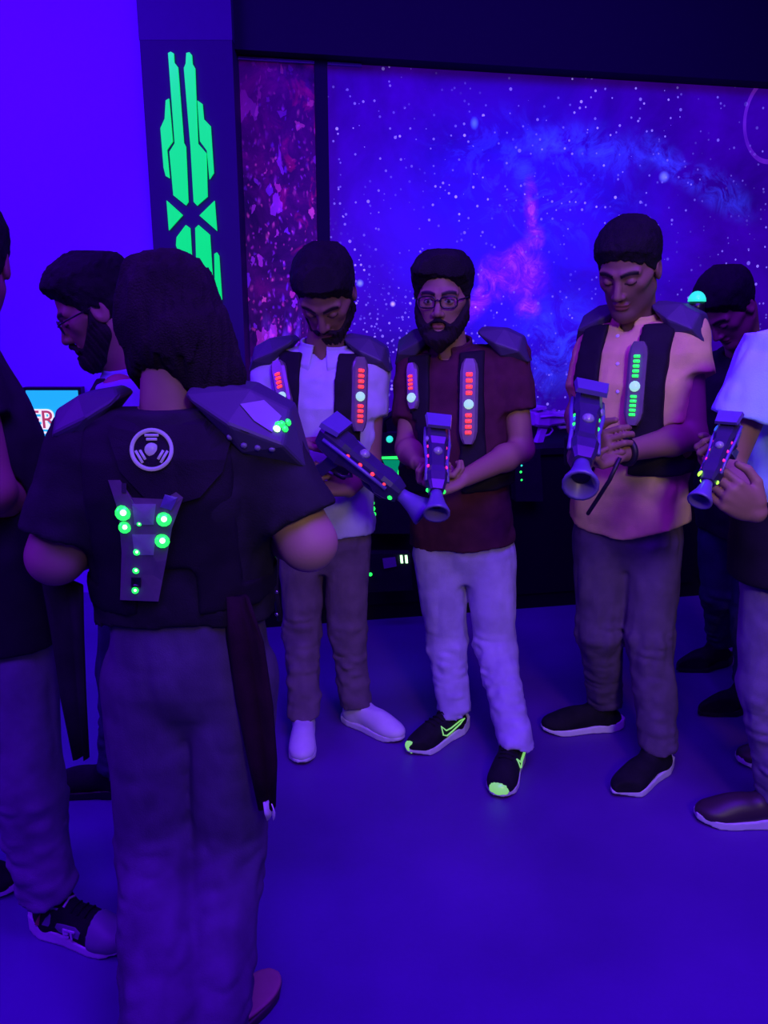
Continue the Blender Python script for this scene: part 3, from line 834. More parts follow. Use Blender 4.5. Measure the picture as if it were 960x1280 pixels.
def beard_grid(g, base, HF, sc, p, t=.012, low=.0, mask_r=.030):
    O, R, F, U = HF
    G = Grid.__new__(Grid); G.lo, G.h, G.n, G.ax = g.lo, g.h, g.n, g.ax
    G.val = np.full(g.n, .3, np.float32)
    for q in (-1, 1):
        G.add(cap(p(q * .070, .006, .002), p(q * .064, .018, -.045), .013 * sc, .024 * sc), .01)
        G.add(cap(p(q * .064, .018, -.050), p(q * .034, .062, -.094), mask_r * sc, mask_r * sc), .01)
        G.add(cap(p(q * .034, .062, -.094), p(0, .080, -.104 - low), mask_r * sc, (mask_r + .004) * sc), .01)
        G.add(cap(p(q * .034, .085, -.072), p(0, .100, -.047), .010 * sc, .008 * sc), .006)
        G.add(cap(p(q * .034, .085, -.072), p(q * .034, .08, -.09), .010 * sc, .012 * sc), .006)
    G.sub(ell(p(0, .095, -.064), (R, F, U), (.024 * sc, .03 * sc, .010 * sc)), .004)
    X, Y, Z = g.coords(g.full())
    nz = .0022 * np.sin(X * 210 + Z * 120) * np.sin(Y * 190 + Z * 90) + .0015 * np.sin(X * 400 + Y * 300 + Z * 350)
    G.val = np.maximum(G.val, base - t * sc - nz.astype(np.float32))
    if low > 0:
        G.add(cap(p(0, .066, -.105), p(0, .070, -.120 - low), .026 * sc, .014 * sc), .02)
    return G

def arm_prims(sh, el, wr, s=1.0):
    d = (Vector(wr) - Vector(el))
    mid = Vector(el) + d * .3
    return [(cap(sh, el, .047 * s, .037 * s), .02), (cap(el, mid, .036 * s, .039 * s), .02), (cap(mid, wr, .039 * s, .025 * s), .02)]
def hand_prims(wr, f, n, thumb, curl=(50, 60, 40), s=1.0, spread=0.0, thumb_in=.5):
    """f finger direction, n palm normal, thumb=+1 or -1 : side f x n"""
    wr = Vector(wr); f = Vector(f).normalized(); n = Vector(n); n = (n - f * n.dot(f)).normalized(); sd = f.cross(n) * thumb
    out = []
    pal = (f, n, sd)
    out.append((ell(wr + f * .048 * s, pal, (.055 * s, .017 * s, .040 * s)), .012))
    lens = [(.042, .026, .020), (.046, .030, .021), (.043, .028, .021), (.034, .021, .018)]
    offs = [.031, .0105, -.0105, -.031]
    for i in range(4):
        kp = wr + (f * [.088, .092, .088, .080][i] + sd * offs[i]) * s
        out.append((cap(wr + (f * .02 + sd * offs[i] * .6) * s, kp, .013 * s, .0105 * s), .010))
        a = 0; q = kp
        for j in range(3):
            a += math.radians(curl[j] + (i - 1.5) * 4)
            d = (f * math.cos(a) + n * math.sin(a) + sd * (offs[i] * spread * 8)).normalized()
            q2 = q + d * lens[i][j] * s
            out.append((cap(q, q2, (.0098 - .0008 * j) * s, (.0092 - .0010 * j) * s), .0025)); q = q2
    t0 = wr + (f * .018 + sd * .024) * s
    t1 = t0 + (f * .030 + sd * .030 + n * .022 * thumb_in) * s
    t2 = t1 + (f * .030 + sd * .010 + n * .03 * thumb_in) * s
    t3 = t2 + (f * .022 - sd * .004 + n * .022 * thumb_in) * s
    out += [(cap(t0, t1, .017 * s, .013 * s), .012), (cap(t1, t2, .012 * s, .0105 * s), .003), (cap(t2, t3, .0105 * s, .0085 * s), .003)]
    return out

class Person: pass
def male_knots(L, kx=1.0, ky=1.0, belly=0.0):
    return [(-.16, 0, .165 * kx, .110 * ky), (0, .0, .168 * kx, .118 * ky), (.22 * L, .012 + belly * .5, .158 * kx, .112 * ky + belly * .5), (.45 * L, .012 + belly * .4, .162 * kx, .116 * ky + belly * .4), (.70 * L, .005, .176 * kx, .122 * ky), (.84 * L, -.002, .165 * kx, .105 * ky), (.93 * L, -.006, .115 * kx, .080 * ky), (1.0 * L, -.008, .070 * kx, .066 * ky)]

def build_person(d):
    P = Person(); P.d = d
    pel, nk = d['pelvis'], d['neck']; ls, rs = d['ls'], d['rs']
    up = nk - pel; L = up.length
    F = frame(pel, rs - ls, up); P.F = F; P.L = L
    fl, fr = d['feet']               # each: (ankle, direction)
    base = (Vector(fl[0]) + Vector(fr[0])) / 2; base.z = 0
    P.base = base
    root = empty('person', base, d['label'], 'person'); P.root = root
    skin = d.get('skin', SKIN); sc = d.get('hs', 1.0)
    # ---- head
    hf = Vector(d['hf']).normalized(); hu = Vector(d.get('hu', (0, 0, 1))); hr = hf.cross(hu).normalized(); hu = hr.cross(hf)
    HF = (d['head'], hr, hf, hu); P.HF = HF; P.sc = sc
    gh, hb, hp = head_grid(HF, sc, nk - F[3] * .05 + F[2] * .0, d.get('hres', .0031), d.get('ears', True), pad=d.get('hpad', .03)); P.hp = hp
    hs = Shape([gh]); hc = head_colors(hs.v, HF, sc, skin, d.get('eyes', False), d.get('stubble', 0))
    grids = [(hs.v, hs.q)]; cols = [hc]
    # ---- trunk and legs under the clothes
    kx, ky = d.get('kx', 1.0), d.get('ky', 1.0)
    kn = male_knots(L, kx, ky, d.get('belly', 0)); P.kn = kn
    knees = d['knees']; hips = d['hips']
    gt = Grid([pel, nk, ls, rs, knees[0], knees[1], fl[0], fr[0]], .016, .20)
    gt.add(loft(F, [(-.06, 0, .09 * kx, .06 * ky), (-.02, 0, .130 * kx, .085 * ky)] + kn[2:]), 0, -.012)
    for s in (ls, rs): gt.add(cap(loc(F, 0, 0, .86 * L), s, .055, .046), .04)
    for h_, k_, a_ in zip(hips, knees, (fl[0], fr[0])):
        gt.add(cap(h_, k_, .060, .044), .03); gt.add(cap(k_, a_, .044, .032), .02)
    v, q = gt.mesh(); grids.append((v, q)); cols.append(np.tile(np.array(skin), (len(v), 1)))
    # ---- arms and hands
    P.armp = []
    for a in d['arms']:
        sh, el, wr = a['sh'], a['el'], a['wr']
        pr = arm_prims(sh, el, wr, a.get('s', 1.0)); P.armp.append(pr)
        hpz = hand_prims(wr, a['f'], a['n'], a.get('thumb', 1), a.get('curl', (50, 60, 40)), a.get('hs', 1.0), a.get('spread', 0), a.get('tin', .5)) if a.get('hand', True) else []
        ga = Grid([sh, el, wr, Vector(wr) + Vector(a['f']).normalized() * (.16 if hpz else 0)], a.get('res', .0040), .09)
        for q_, k_ in pr: ga.add(q_, k_)
        for q_, k_ in hpz: ga.add(q_, k_)
        v, q = ga.mesh(); grids.append((v, q)); cols.append(np.tile(np.array(skin) * 1.0, (len(v), 1)))
    body = Shape(grids)
    P.body = body; body.obj('body', M['skin'], root, base, np.concatenate(cols))
    # ---- hair, beard
    st = d.get('hair', {})
    Shape([hair_grid(gh, hb, HF, sc, st, hp)]).obj('hair', M[st.get('mat', 'hair')], root, base)
    if d.get('beard'): Shape([beard_grid(gh, hb, HF, sc, hp, **d['beard'])]).obj('beard', M['hair2'], root, base)
    # ---- shirt
    so = d.get('shirt_off', .010)
    gs = Grid([pel, nk, ls, rs] + [a['el'] for a in d['arms']], .0066, .17)
    hem = d['hem']
    gs.add(loft(F, kn), 0, so)
    for s in (ls, rs): gs.add(cap(loc(F, 0, -.005, .86 * L), s, .060, .058), .05)
    for a in d['arms']:
        sh, el = Vector(a['sh']), Vector(a['el']); t = a.get('sleeve', .62)
        e = sh.lerp(el, t); ax = (el - sh).normalized()
        gl = Grid.__new__(Grid); gl.lo, gl.h, gl.n, gl.ax = gs.lo, gs.h, gs.n, gs.ax; gl.val = np.full(gs.n, .3, np.float32)
        gl.add(cap(sh, e + ax * .05, a.get('sw', .060), a.get('sw2', .060)), 0)
        if t > 1.0 and 'wr' in a: gl.add(cap(el, Vector(el).lerp(Vector(a['wr']), t - 1), a.get('sw2', .05), a.get('sw2', .05) * .9), .02)
        else: gl.cut(e, -ax)
        gs.val = smin(gs.val, gl.val, .03)
    sd_ = d.get('seed', 0) * 10
    folds(gs, d.get('wr_s', .0045), (.07, .07, .10), sd_ + 1); folds(gs, .003, (.035, .035, .05), sd_ + 2)
    # hem (may sag in the middle)
    sag = d.get('sag', 0.0); side = d.get('hem_side', 0.0)
    X, Y, Z = gs.coords(gs.full())
    dx, dy, dz = X - F[0][0], Y - F[0][1], Z - F[0][2]
    u = dx * F[1][0] + dy * F[1][1] + dz * F[1][2]; vv = dx * F[3][0] + dy * F[3][1] + dz * F[3][2]
    w = dx * F[2][0] + dy * F[2][1] + dz * F[2][2]
    gs.val = np.maximum(gs.val, hem + sag * (np.abs(u) / .16) ** 2 + side * u + .003 * np.sin(u * 40) - vv)
    # neck opening
    gs.val = np.maximum(gs.val, vv - (L * .995 - .25 * np.clip(w, 0, .1)))
    gs.sub(cap(loc(F, 0, .0, L * .9), hp(0, -.02, -.06), .060 * sc, .062 * sc), .006)
    vd = d.get('vneck', 0)
    if vd: gs.sub(cap(loc(F, 0, .10, L * .97), loc(F, 0, .14, L * .97 - vd), .035, .004), .004)
    for pr in P.armp:
        for q_, k_ in pr[1:2]: gs.sub(q_, .003, .005)
        gs.sub(pr[0][0], .003, .004) if d.get('open_sleeve', True) and False else None
    shirt = Shape([gs]); P.shirt = shirt
    P.shirt_o = shirt.obj(d.get('shirt_name', 'shirt'), M[d['shirt']], root, base)
    # collar
    if d.get('collar'):
        cm = d['collar']
        G = Grid([loc(F, 0, 0, L * .90), loc(F, 0, 0, L * 1.1)], .0035, .11)
        X, Y, Z = G.coords(G.full())
        nc = loc(F, 0, -.004, L * .965); ax = (hp(0, -.03, -.06) - nc).normalized()
        ax = (ax * .5 + F[3] * .5).normalized()
        dx, dy, dz = X - nc[0], Y - nc[1], Z - nc[2]
        t = dx * ax[0] + dy * ax[1] + dz * ax[2]
        rr = np.sqrt(np.maximum(dx * dx + dy * dy + dz * dz - t * t, 0))
        fw = (dx * F[2][0] + dy * F[2][1] + dz * F[2][2]); uu = dx * F[1][0] + dy * F[1][1] + dz * F[1][2]
        band = np.abs(rr - (.070 * sc + np.clip(.018 - t, 0, .05) * .55)) - .0045
        band = np.maximum(band, np.maximum(t - .035 - .15 * np.clip(-fw, -.05, .06), -.030 - .35 * np.clip(fw, 0, .08) - t))
        ang = np.abs(uu) - np.clip(fw, 0, 1) * .28 - .0 * t
        band = np.maximum(band, np.where(fw > 0, -(ang) * .9 - .0 , -.02))
        G.val = band.astype(np.float32)
        Shape([G]).obj('collar', M[cm], root, base)
    # ---- trousers
    gp = Grid([pel + V(0, 0, .12), fl[0], fr[0], knees[0], knees[1], hips[0], hips[1]], .0068, .16)
    gp.add(loft(F, [(-.15, 0, .085 * kx, .070 * ky), (-.10, -.006, .146 * kx, .092 * ky), (-.05, -.003, .164 * kx, .110 * ky), (.0, 0, .164 * kx, .116 * ky), (d.get('waist', .08), 0, .155 * kx, .110 * ky)]), 0, d.get('trs_off', .0))
    lw = d.get('leg_w', (.092, .070, .062))
    for h_, k_, a_ in zip(hips, knees, (fl[0], fr[0])):
        h_, k_, a_ = Vector(h_), Vector(k_), Vector(a_)
        gl = Grid.__new__(Grid); gl.lo, gl.h, gl.n, gl.ax = gp.lo, gp.h, gp.n, gp.ax; gl.val = np.full(gp.n, .3, np.float32)
        gl.add(cap(h_, k_, lw[0], lw[1]), 0)
        gl.add(cap(k_, a_ + (a_ - k_).normalized() * .05, lw[1], lw[2]), .03)
        gp.val = smin(gp.val, gl.val, .016)
    az = d.get('cuff', .085)
    kz = (knees[0].z + knees[1].z) / 2
    wt = d.get('wr_t', .0045)
    folds(gp, wt, (.045, .045, .16), sd_ + 3); folds(gp, wt * .6, (.03, .03, .06), sd_ + 4)
    folds(gp, wt * 1.3, (.06, .06, .028), sd_ + 5, kz - .14, kz + .08)
    folds(gp, wt * 1.5, (.06, .06, .024), sd_ + 6, az - .06, az + .20)
    X, Y, Z = gp.coords(gp.full())
    gp.val = np.maximum(gp.val, az + .006 * np.sin(X * 50) - Z + 0 * Y)
    trs = Shape([gp]); P.trs = trs
    trs.obj('trousers', M[d['trousers']], root, base)
    # ---- shoes
    for (ank, dr), kw in zip((fl, fr), d.get('shoes', ({}, {}))):
        shoe(P, ank, dr, **kw)
    return P

def shoe(P, ank, dr, kind='runner', L=.285, upper='shoe_black', sole='white_rubber', extra=None, toe=None, toe_y=.10):
    dr = Vector(dr); dr.z = 0; dr.normalize(); R = V(dr.y, -dr.x, 0); U = V(0, 0, 1)
    O = V(ank[0], ank[1], 0) + dr * .075          # shoe centre lies ahead of the ankle
    k = L / .285
    p = lambda x, y, z: O + (R * x + dr * y) * k + U * z
    Fm = (O, R, dr, U)
    g = Grid([p(-.05, -.15, 0), p(.05, .15, .13)], .004, .03)
    g.add(ell(p(0, .085, .030), (R, dr, U), (.046 * k, .062 * k, .032)))
    g.add(ell(p(0, .02, .045), (R, dr, U), (.042 * k, .075 * k, .042)), .03)
    g.add(cap(p(0, -.06, .085), p(0, -.072, .04), .040 * k, .038 * k), .04)
    g.add(ell(p(0, -.09, .035), (R, dr, U), (.036 * k, .045 * k, .04)), .02)
    hi_ = {'runner': .105, 'clog': .085, 'slip': .098, 'sandal': .03}.get(kind, .1)
    X, Y, Z = g.coords(g.full())
    yy = (X - O[0]) * dr[0] + (Y - O[1]) * dr[1] + 0 * Z
    g.val = np.maximum(g.val, Z - hi_)
    if kind != 'clog': g.sub(cap(p(0, -.066, .11), p(0, -.075, .20), .030 * k, .034 * k), .004)
    g.val = np.maximum(g.val, .012 - Z + 0 * X)
    up = Shape([g]); so = up.obj('shoe', M[upper], P.root, P.base)
    if toe:
        g2 = Grid.__new__(Grid); g2.lo, g2.h, g2.n, g2.ax = g.lo, g.h, g.n, g.ax
        g2.val = np.maximum(np.maximum(g.val - .0035, toe_y * k - yy), -(g.val + .006)).astype(np.float32)
        Shape([g2]).obj('toe_cap', M[toe], so, P.base)
    # sole
    gs = Grid([p(-.05, -.15, 0), p(.05, .15, .06)], .0036, .03)
    X, Y, Z = gs.coords(gs.full())
    xx = (X - O[0]) * R[0] + (Y - O[1]) * R[1]; yy = (X - O[0]) * dr[0] + (Y - O[1]) * dr[1]
    hw = np.interp(yy / k, [-.145, -.135, -.09, -.02, .06, .10, .135, .15], [.012, .026, .041, .039, .049, .046, .028, .010]) * k
    d2 = np.maximum(np.abs(xx) - hw, np.abs(yy + .0 * k) - .146 * k)
    th = {'runner': np.interp(yy / k, [-.15, -.1, 0, .08, .15], [.052, .044, .026, .024, .034]), 'slip': np.interp(yy / k, [-.15, -.1, 0, .15], [.042, .034, .024, .024]), 'clog': 0 * yy + .024, 'sandal': 0 * yy + .02}.get(kind, 0 * yy + .028)
    gs.val = np.maximum(d2, np.maximum(Z - th, np.interp(yy / k, [-.15, -.12, .09, .15], [.012, .001, .001, .014]) - Z)).astype(np.float32)
    gs.val = gs.val + 0 * X
    Shape([gs]).obj('sole', M[sole], so, P.base)
    if extra: extra(P, so, up, p, R, dr)
    return so
def strip_on(shape, pts, d, w, mat, name, parent, base, lift=.002, closed=False):
    """thin tube laid on a surface along projected points"""
    q = []
    for a in pts:
        hpt, n = shape.hit(a, d); q.append(hpt + n * lift)
    bm = bmesh.new(); add_tube(bm, q, w, 6, closed)
    return bm_obj(name, bm, mat, parent, base, True)
def plate_on(shape, poly, d, mat, name, parent, base, lift=.004, th=.004):
    """a thin plate whose outline is projected on the surface"""
    pts = []
    for a in poly:
        h_, n = shape.hit(a, d); pts.append((h_, n))
    bm = bmesh.new(); d = Vector(d).normalized()
    c = sum((x[0] for x in pts), Vector()) / len(pts); cn, nn = shape.hit(c - d * .2, d)
    top = [bm.verts.new(h_ - d * lift) for h_, n in pts]; bot = [bm.verts.new(h_ + d * th) for h_, n in pts]
    ct = bm.verts.new(cn - d * lift); n = len(pts)
    for i in range(n):
        bm.faces.new((top[i], top[(i + 1) % n], ct)); bm.faces.new((top[i], bot[i], bot[(i + 1) % n], top[(i + 1) % n]))
    return bm_obj(name, bm, mat, parent, base)

# ---- vests
def pauldron(P, vest, s, F, sgn, scale=1.0, mat='pad', tilt=0.0):
    """angular shoulder plate; s shoulder joint, sgn outward side along F right"""
    A = F[1] * sgn; B = F[2]; C = F[3]
    A = (A * math.cos(tilt) - C * math.sin(tilt)).normalized(); C = B.cross(A) * (1 if B.cross(A).dot(C) > 0 else -1)
    O = Vector(s) + C * .030
    pts = [(-.085, -.055, .045), (-.085, .055, .045), (-.02, -.085, .02), (-.02, .085, .02), (.055, -.078, .0), (.055, .078, .0), (.085, -.04, -.035), (.085, .04, -.035),
           (-.075, -.025, .062), (-.075, .025, .062), (.0, -.038, .062), (.0, .038, .062), (.055, -.03, .042), (.055, .03, .042), (.0, -.07, -.02), (.0, .07, -.02)]
    bm = bmesh.new()
    for a, b, c in pts: bm.verts.new(O + (A * a + B * b + C * c) * scale)
    bmesh.ops.convex_hull(bm, input=bm.verts)
    bmesh.ops.dissolve_limit(bm, angle_limit=.05, verts=bm.verts, edges=bm.edges)
    bvh_v = [v.co.copy() for v in bm.verts]
    o = bm_obj('shoulder_pad', bm, M[mat], vest, P.base, False, .006)
    vs = [v.co + P.base for v in o.data.vertices]; fs = [tuple(f.vertices) for f in o.data.polygons]
    sh = Shape.__new__(Shape); sh._b = BVHTree.FromPolygons(vs, fs)
    return o, sh, (O, A, B, C)
def make_vest(P, strap_u=.085, strap_w=.036, band=(.30, .42), off=.024, mat='vest', front_low=None, pads=True, padmat='pad', padscale=1.0, name='laser_vest', ptilt=.15):
    F, L = P.F, P.L
    G = Grid([P.d['pelvis'], P.d['neck'], P.d['ls'], P.d['rs']], .0076, .17)
    G.add(loft(F, P.kn), 0, off)
    for s in (P.d['ls'], P.d['rs']): G.add(cap(loc(F, 0, -.005, .86 * L), s, .066, .066), .05)
    X, Y, Z = G.coords(G.full())
    dx, dy, dz = X - F[0][0], Y - F[0][1], Z - F[0][2]
    u = dx * F[1][0] + dy * F[1][1] + dz * F[1][2]; w = dx * F[2][0] + dy * F[2][1] + dz * F[2][2]; v = dx * F[3][0] + dy * F[3][1] + dz * F[3][2]
    m = np.maximum(np.abs(np.abs(u) - strap_u) - strap_w, band[0] * L - v)                    # straps front and back
    bnd = np.abs(v - (band[0] + band[1]) / 2 * L) - (band[1] - band[0]) / 2 * L               # chest band
    sides = np.where(np.abs(u) > strap_u * .9, bnd, .05)
    back = np.maximum(np.where(w < -.02, -.01, .05), np.maximum(np.abs(u) - .13, np.maximum(.45 * L - v, v - .95 * L)))
    m = np.minimum(np.minimum(m, sides), back)
    G.val = np.maximum(G.val, m.astype(np.float32))
    G.val = np.maximum(G.val, (v - L * .97).astype(np.float32))
    # hollow so that it is a garment around the shirt
    gi = Grid.__new__(Grid); gi.lo, gi.h, gi.n, gi.ax = G.lo, G.h, G.n, G.ax; gi.val = np.full(G.n, .3, np.float32)
    gi.add(loft(F, P.kn), 0, -.02)
    for s in (P.d['ls'], P.d['rs']): gi.add(cap(loc(F, 0, -.005, .86 * L), s, .03, .03), .05)
    for a in P.d['arms']: gi.add(cap(Vector(a['sh']).lerp(Vector(a['el']), .28), a['el'], .064, .07), .0)
    gi.add(cap(loc(F, 0, .0, L * .9), P.hp(0, -.02, -.06), .066, .07), 0)
    G.val = np.maximum(G.val, -gi.val)
    G.noise(wrinkle(.0012, 30, 60))
    sh = Shape([G]); vo = sh.obj(name, M[mat], P.root, P.base)
    P.vest, P.vest_s = vo, sh; P.pads = []
    if pads:
        for s, q in ((P.d['ls'], -1), (P.d['rs'], 1)):
            P.pads.append(pauldron(P, vo, loc(F, 0, 0, 0) * 0 + Vector(s) + F[1] * (-q * .015), F, q, padscale[(q + 1) // 2] if isinstance(padscale, tuple) else padscale, padmat, ptilt))
    return vo
def led_panel(P, pts, led, bars=4, pw=.030, two=True, dome='led_white', panel='clear', order=('bars', 'dome', 'bars')):
    """vertical light strip on the vest front. pts: (top, bottom) as world points with a ray from the camera"""
    C = V(0, 0, CAMZ); top, bot = pts
    n = 13; row = []
    for i in range(n):
        a = Vector(top).lerp(Vector(bot), i / (n - 1)); d = (a - C)
        h_, nn = P.vest_s.hit(C + d * .8, d)
        row.append((h_, nn))
    # smooth to a plane-ish strip
    t, b_ = row[0][0], row[-1][0]
    nrm = sum((r[1] for r in row), Vector()).normalized(); axis = (b_ - t).normalized(); nrm = (nrm - axis * nrm.dot(axis)).normalized()
    Ln = (b_ - t).length; side = axis.cross(nrm).normalized()
    lift = max((r[0] - t).dot(nrm) for r in row)
    lift = min(lift, .02)
    c = lambda s, x, z: t + axis * (s * Ln) + side * x + nrm * (z + lift)
    bm = bmesh.new()
    prof = [(0, .55), (.06, .85), (.15, 1), (.85, 1), (.94, .8), (1, .5)]
    rings = [[c(s, -pw * w, -.012), c(s, -pw * w, .004), c(s, -pw * w * .7, .010), c(s, pw * w * .7, .010), c(s, pw * w, .004), c(s, pw * w, -.012)] for s, w in prof]
    add_loft(bm, rings)
    bm_obj('light_panel', bm, M[panel], P.vest, P.base)
    s0 = .14
    def bars_at(a, b, k):
        for i in range(k):
            s = a + (b - a) * (i + .5) / k
            bm = bmesh.new()
            hh = (b - a) * Ln / k * .30
            add_tube(bm, [c(s, -pw * .30, .0115), c(s, 0, .014), c(s, pw * .30, .0115)], hh, 8)
            bm_obj('led', bm, M[led], P.vest, P.base, True)
    def dm(s):
        bm = bmesh.new(); add_dome(bm, c(s, 0, .008), nrm, .016, .014, 12, 4)
        bm_obj('sensor_dome', bm, M[dome], P.vest, P.base, True)
    if two:
        bars_at(.15, .44, bars); dm(.535); bars_at(.63, .90, bars)
    else:
        bars_at(.25, .60, bars); dm(.76)

def glasses(P, mat='black_plastic'):
    hp = P.hp
    bm = bmesh.new()
    for q in (-1, 1):
        pts = []
        for t in range(16):
            a = 2 * PI * t / 16
            x = math.copysign(abs(math.cos(a)) ** .6, math.cos(a)) * .025; z = math.copysign(abs(math.sin(a)) ** .6, math.sin(a)) * .017
            pts.append(hp(q * .033 + x, .102 - abs(q * .033 + x) * .16, .004 + z))
        add_tube(bm, pts, .0024, 6, True)
        add_tube(bm, [hp(q * .058, .094, .010), hp(q * .077, .060, .012), hp(q * .082, .0, .012), hp(q * .080, -.02, .0)], .0024, 6)
    add_tube(bm, [hp(-.009, .101, .008), hp(0, .105, .011), hp(.009, .101, .008)], .0024, 6)
    g = bm_obj('glasses', bm, M[mat], P.root, P.base, True)
    return g


def D(**k): return k
def foot(heel, toe):
    a, b = ground(*heel), ground(*toe); d = (b - a)
    return a, b, d
def footdef(heel, toe, L=.285, anchor='heel', az=.10):
    """ankle position and direction from heel and toe pixels on the floor"""
    a, b = ground(*heel), ground(*toe); d = (b - a); d.z = 0; d.normalize()
    k = L / .285
    c = a + d * (.146 * k) if anchor == 'heel' else b - d * (.146 * k)
    an = c - d * .075
    return (V(an.x, an.y, az), tuple(d))

# ===== woman seen from behind
WY = 1.52
pw_ = D(label='person seen from behind in black top with round emblem, slate trousers and long dark hair',
  pelvis=at(238, 815, WY), neck=at(208, 505, WY - .02), ls=at(112, 548, WY - .02), rs=at(322, 556, WY - .02),
  head=at(212, 410, WY + .02), hf=(-.25, .9, -.35), hs=.92, ears=False, skin=SKIN2, hres=.004, hpad=.10,
  kx=.97, ky=1.05,
  hips=(at(190, 850, WY), at(288, 850, WY)), knees=(at(194, 1055, WY - .03), at(286, 1055, WY - .02)),
  feet=(footdef((200, 1330), (185, 1262), .25, 'toe'), footdef((292, 1285), (345, 1225), .25, 'toe')),
  arms=[D(sh=at(112, 548, WY - .02), el=at(70, 695, WY - .06), wr=at(150, 640, WY + .26), f=(.6, .7, .1), n=(0, 0, 1), sleeve=.83, sw=.074, sw2=.086, s=1.42, hand=True, thumb=-1),
        D(sh=at(322, 556, WY - .02), el=at(385, 678, WY - .06), wr=at(330, 640, WY + .26), f=(-.5, .7, .1), n=(0, 0, 1), sleeve=.80, sw=.074, sw2=.090, s=1.42, hand=True, thumb=1)],
  hem=.108, sag=-.02, shirt_off=.020, shirt='black_tee', shirt_name='top', trousers='woman_trs', leg_w=(.104, .080, .082), cuff=.03, waist=.145, trs_off=.0, seed=2,
  shoes=(D(kind='sandal', L=.25, upper='bare_foot', sole='shoe_brown'), D(kind='sandal', L=.25, upper='bare_foot', sole='shoe_brown')),
  hair=D(mat='hair2', top=.024, side=.020, nocut=True, strand=.011, blobs=[
     ((0, -.035, .03), (.025, -.05, -.03), .098, .088, .04), ((.04, -.04, -.02), (.085, -.035, -.11), .080, .062, .03), ((-.04, -.04, -.01), (-.03, -.05, -.05), .062, .045, .03),
     ((.075, -.02, -.06), (.105, .0, -.145), .055, .034, .02), ((.045, -.055, -.09), (.075, -.045, -.16), .05, .026, .02)]))
W = build_person(pw_)
make_vest(W, strap_u=.095, strap_w=.04, band=(.26, .36), off=.022, mat='vest', padscale=(.92, 1.34), ptilt=.16)
CAMP = V(0, 0, CAMZ)
def cam_hit(shape, px, py, Y):
    a = at(px, py, Y); d = (a - CAMP).normalized()
    return shape.hit(CAMP + d * .3, d) + (d,)
class Multi:
    """nearest hit of several shapes"""
    def __init__(s, *a): s.a = a
    def hit(s, p, d):
        best = None
        for x in s.a:
            r = x.bvh().ray_cast(Vector(p), Vector(d).normalized())
            if r[0] is not None and (best is None or r[3] < best[2]): best = (r[0], r[1], r[3])
        if best is None: return s.a[0].hit(p, d)
        return best[0], best[1]
for sh_ in ():
    pass
WS = Multi(W.shirt, W.vest_s)
# dark yoke of the vest with rounded lower edge
def back_poly(pts, Y=WY): return [at(x, y, Y) - (at(x, y, Y) - CAMP).normalized() * .5 for x, y in pts]
def back_plate(pts, mat, name, lift, parent, n=1, th=.006, shape=None):
    sh_ = shape or WS
    poly = []
    m = len(pts)
    for i in range(m):
        a, b = pts[i], pts[(i + 1) % m]
        for t in range(n): poly.append((a[0] + (b[0] - a[0]) * t / n, a[1] + (b[1] - a[1]) * t / n))
    bm = bmesh.new(); top = []; bot = []
    cxx = sum(p[0] for p in poly) / len(poly); cyy = sum(p[1] for p in poly) / len(poly)
    rings = []
    for f in (1.0, .66, .33):
        rg = []
        for x, y in poly:
            h_, nn, d = cam_hit(sh_, cxx + (x - cxx) * f, cyy + (y - cyy) * f, WY)
            rg.append(h_ - d * lift)
        rings.append(rg)
    h_, nn, d = cam_hit(sh_, cxx, cyy, WY)
    cv = bm.verts.new(h_ - d * lift)
    R_ = [[bm.verts.new(p) for p in r] for r in rings]; k = len(poly)
    base_ring = [bm.verts.new(p + (p - CAMP).normalized() * (lift + th)) for p in rings[0]]
    for A, B in zip([base_ring] + R_, R_):
        for i in range(k): bm.faces.new((A[i], A[(i + 1) % k], B[(i + 1) % k], B[i]))
    for i in range(k): bm.faces.new((R_[-1][i], R_[-1][(i + 1) % k], cv))
    return bm_obj(name, bm, M[mat], parent, W.base, False)
yoke = [(148, 510), (275, 508), (290, 545), (278, 590), (250, 622), (215, 632), (180, 622), (150, 590), (135, 545)]
back_plate(yoke, 'vest', 'yoke', .008, W.vest, 3)
def ring_on(cx, cy, rx, ry, w, name, a0=0, a1=360, n=40, lift=.011, closed=True):
    pts = []
    for i in range(n if closed else n + 1):
        a = math.radians(a0 + (a1 - a0) * i / n)
        h_, nn, d = cam_hit(WS, cx + rx * math.cos(a), cy - ry * math.sin(a), WY); pts.append(h_ - d * lift)
    bm = bmesh.new(); add_tube(bm, pts, w, 6, closed)
    return bm_obj(name, bm, M['emblem'], W.vest, W.base, True)
ECX, ECY = 189.5, 562
ring_on(ECX, ECY, 25, 24.5, .0036, 'emblem_ring')
h_, nn, d = cam_hit(WS, ECX, ECY, WY)
bm = bmesh.new(); add_dome(bm, h_ - d * .009, -d, .012, .003, 16, 2); bm_obj('emblem_centre', bm, M['emblem'], W.vest, W.base, True)
for ang in (90, 210, 330):
    a = math.radians(ang); ux, uy = math.cos(a), -math.sin(a); tx, ty = -uy, ux
    for rr_, hl_ in ((13.0, 6.5), (18.0, 8.5)):
        pts = []
        for t in (-1, 0, 1):
            h_, nn, d = cam_hit(WS, ECX + ux * rr_ + tx * hl_ * t, ECY + uy * rr_ + ty * hl_ * t, WY); pts.append(h_ - d * .011)
        bm = bmesh.new(); add_tube(bm, pts, .0026, 6); bm_obj('emblem_bar', bm, M['emblem'], W.vest, W.base, True)
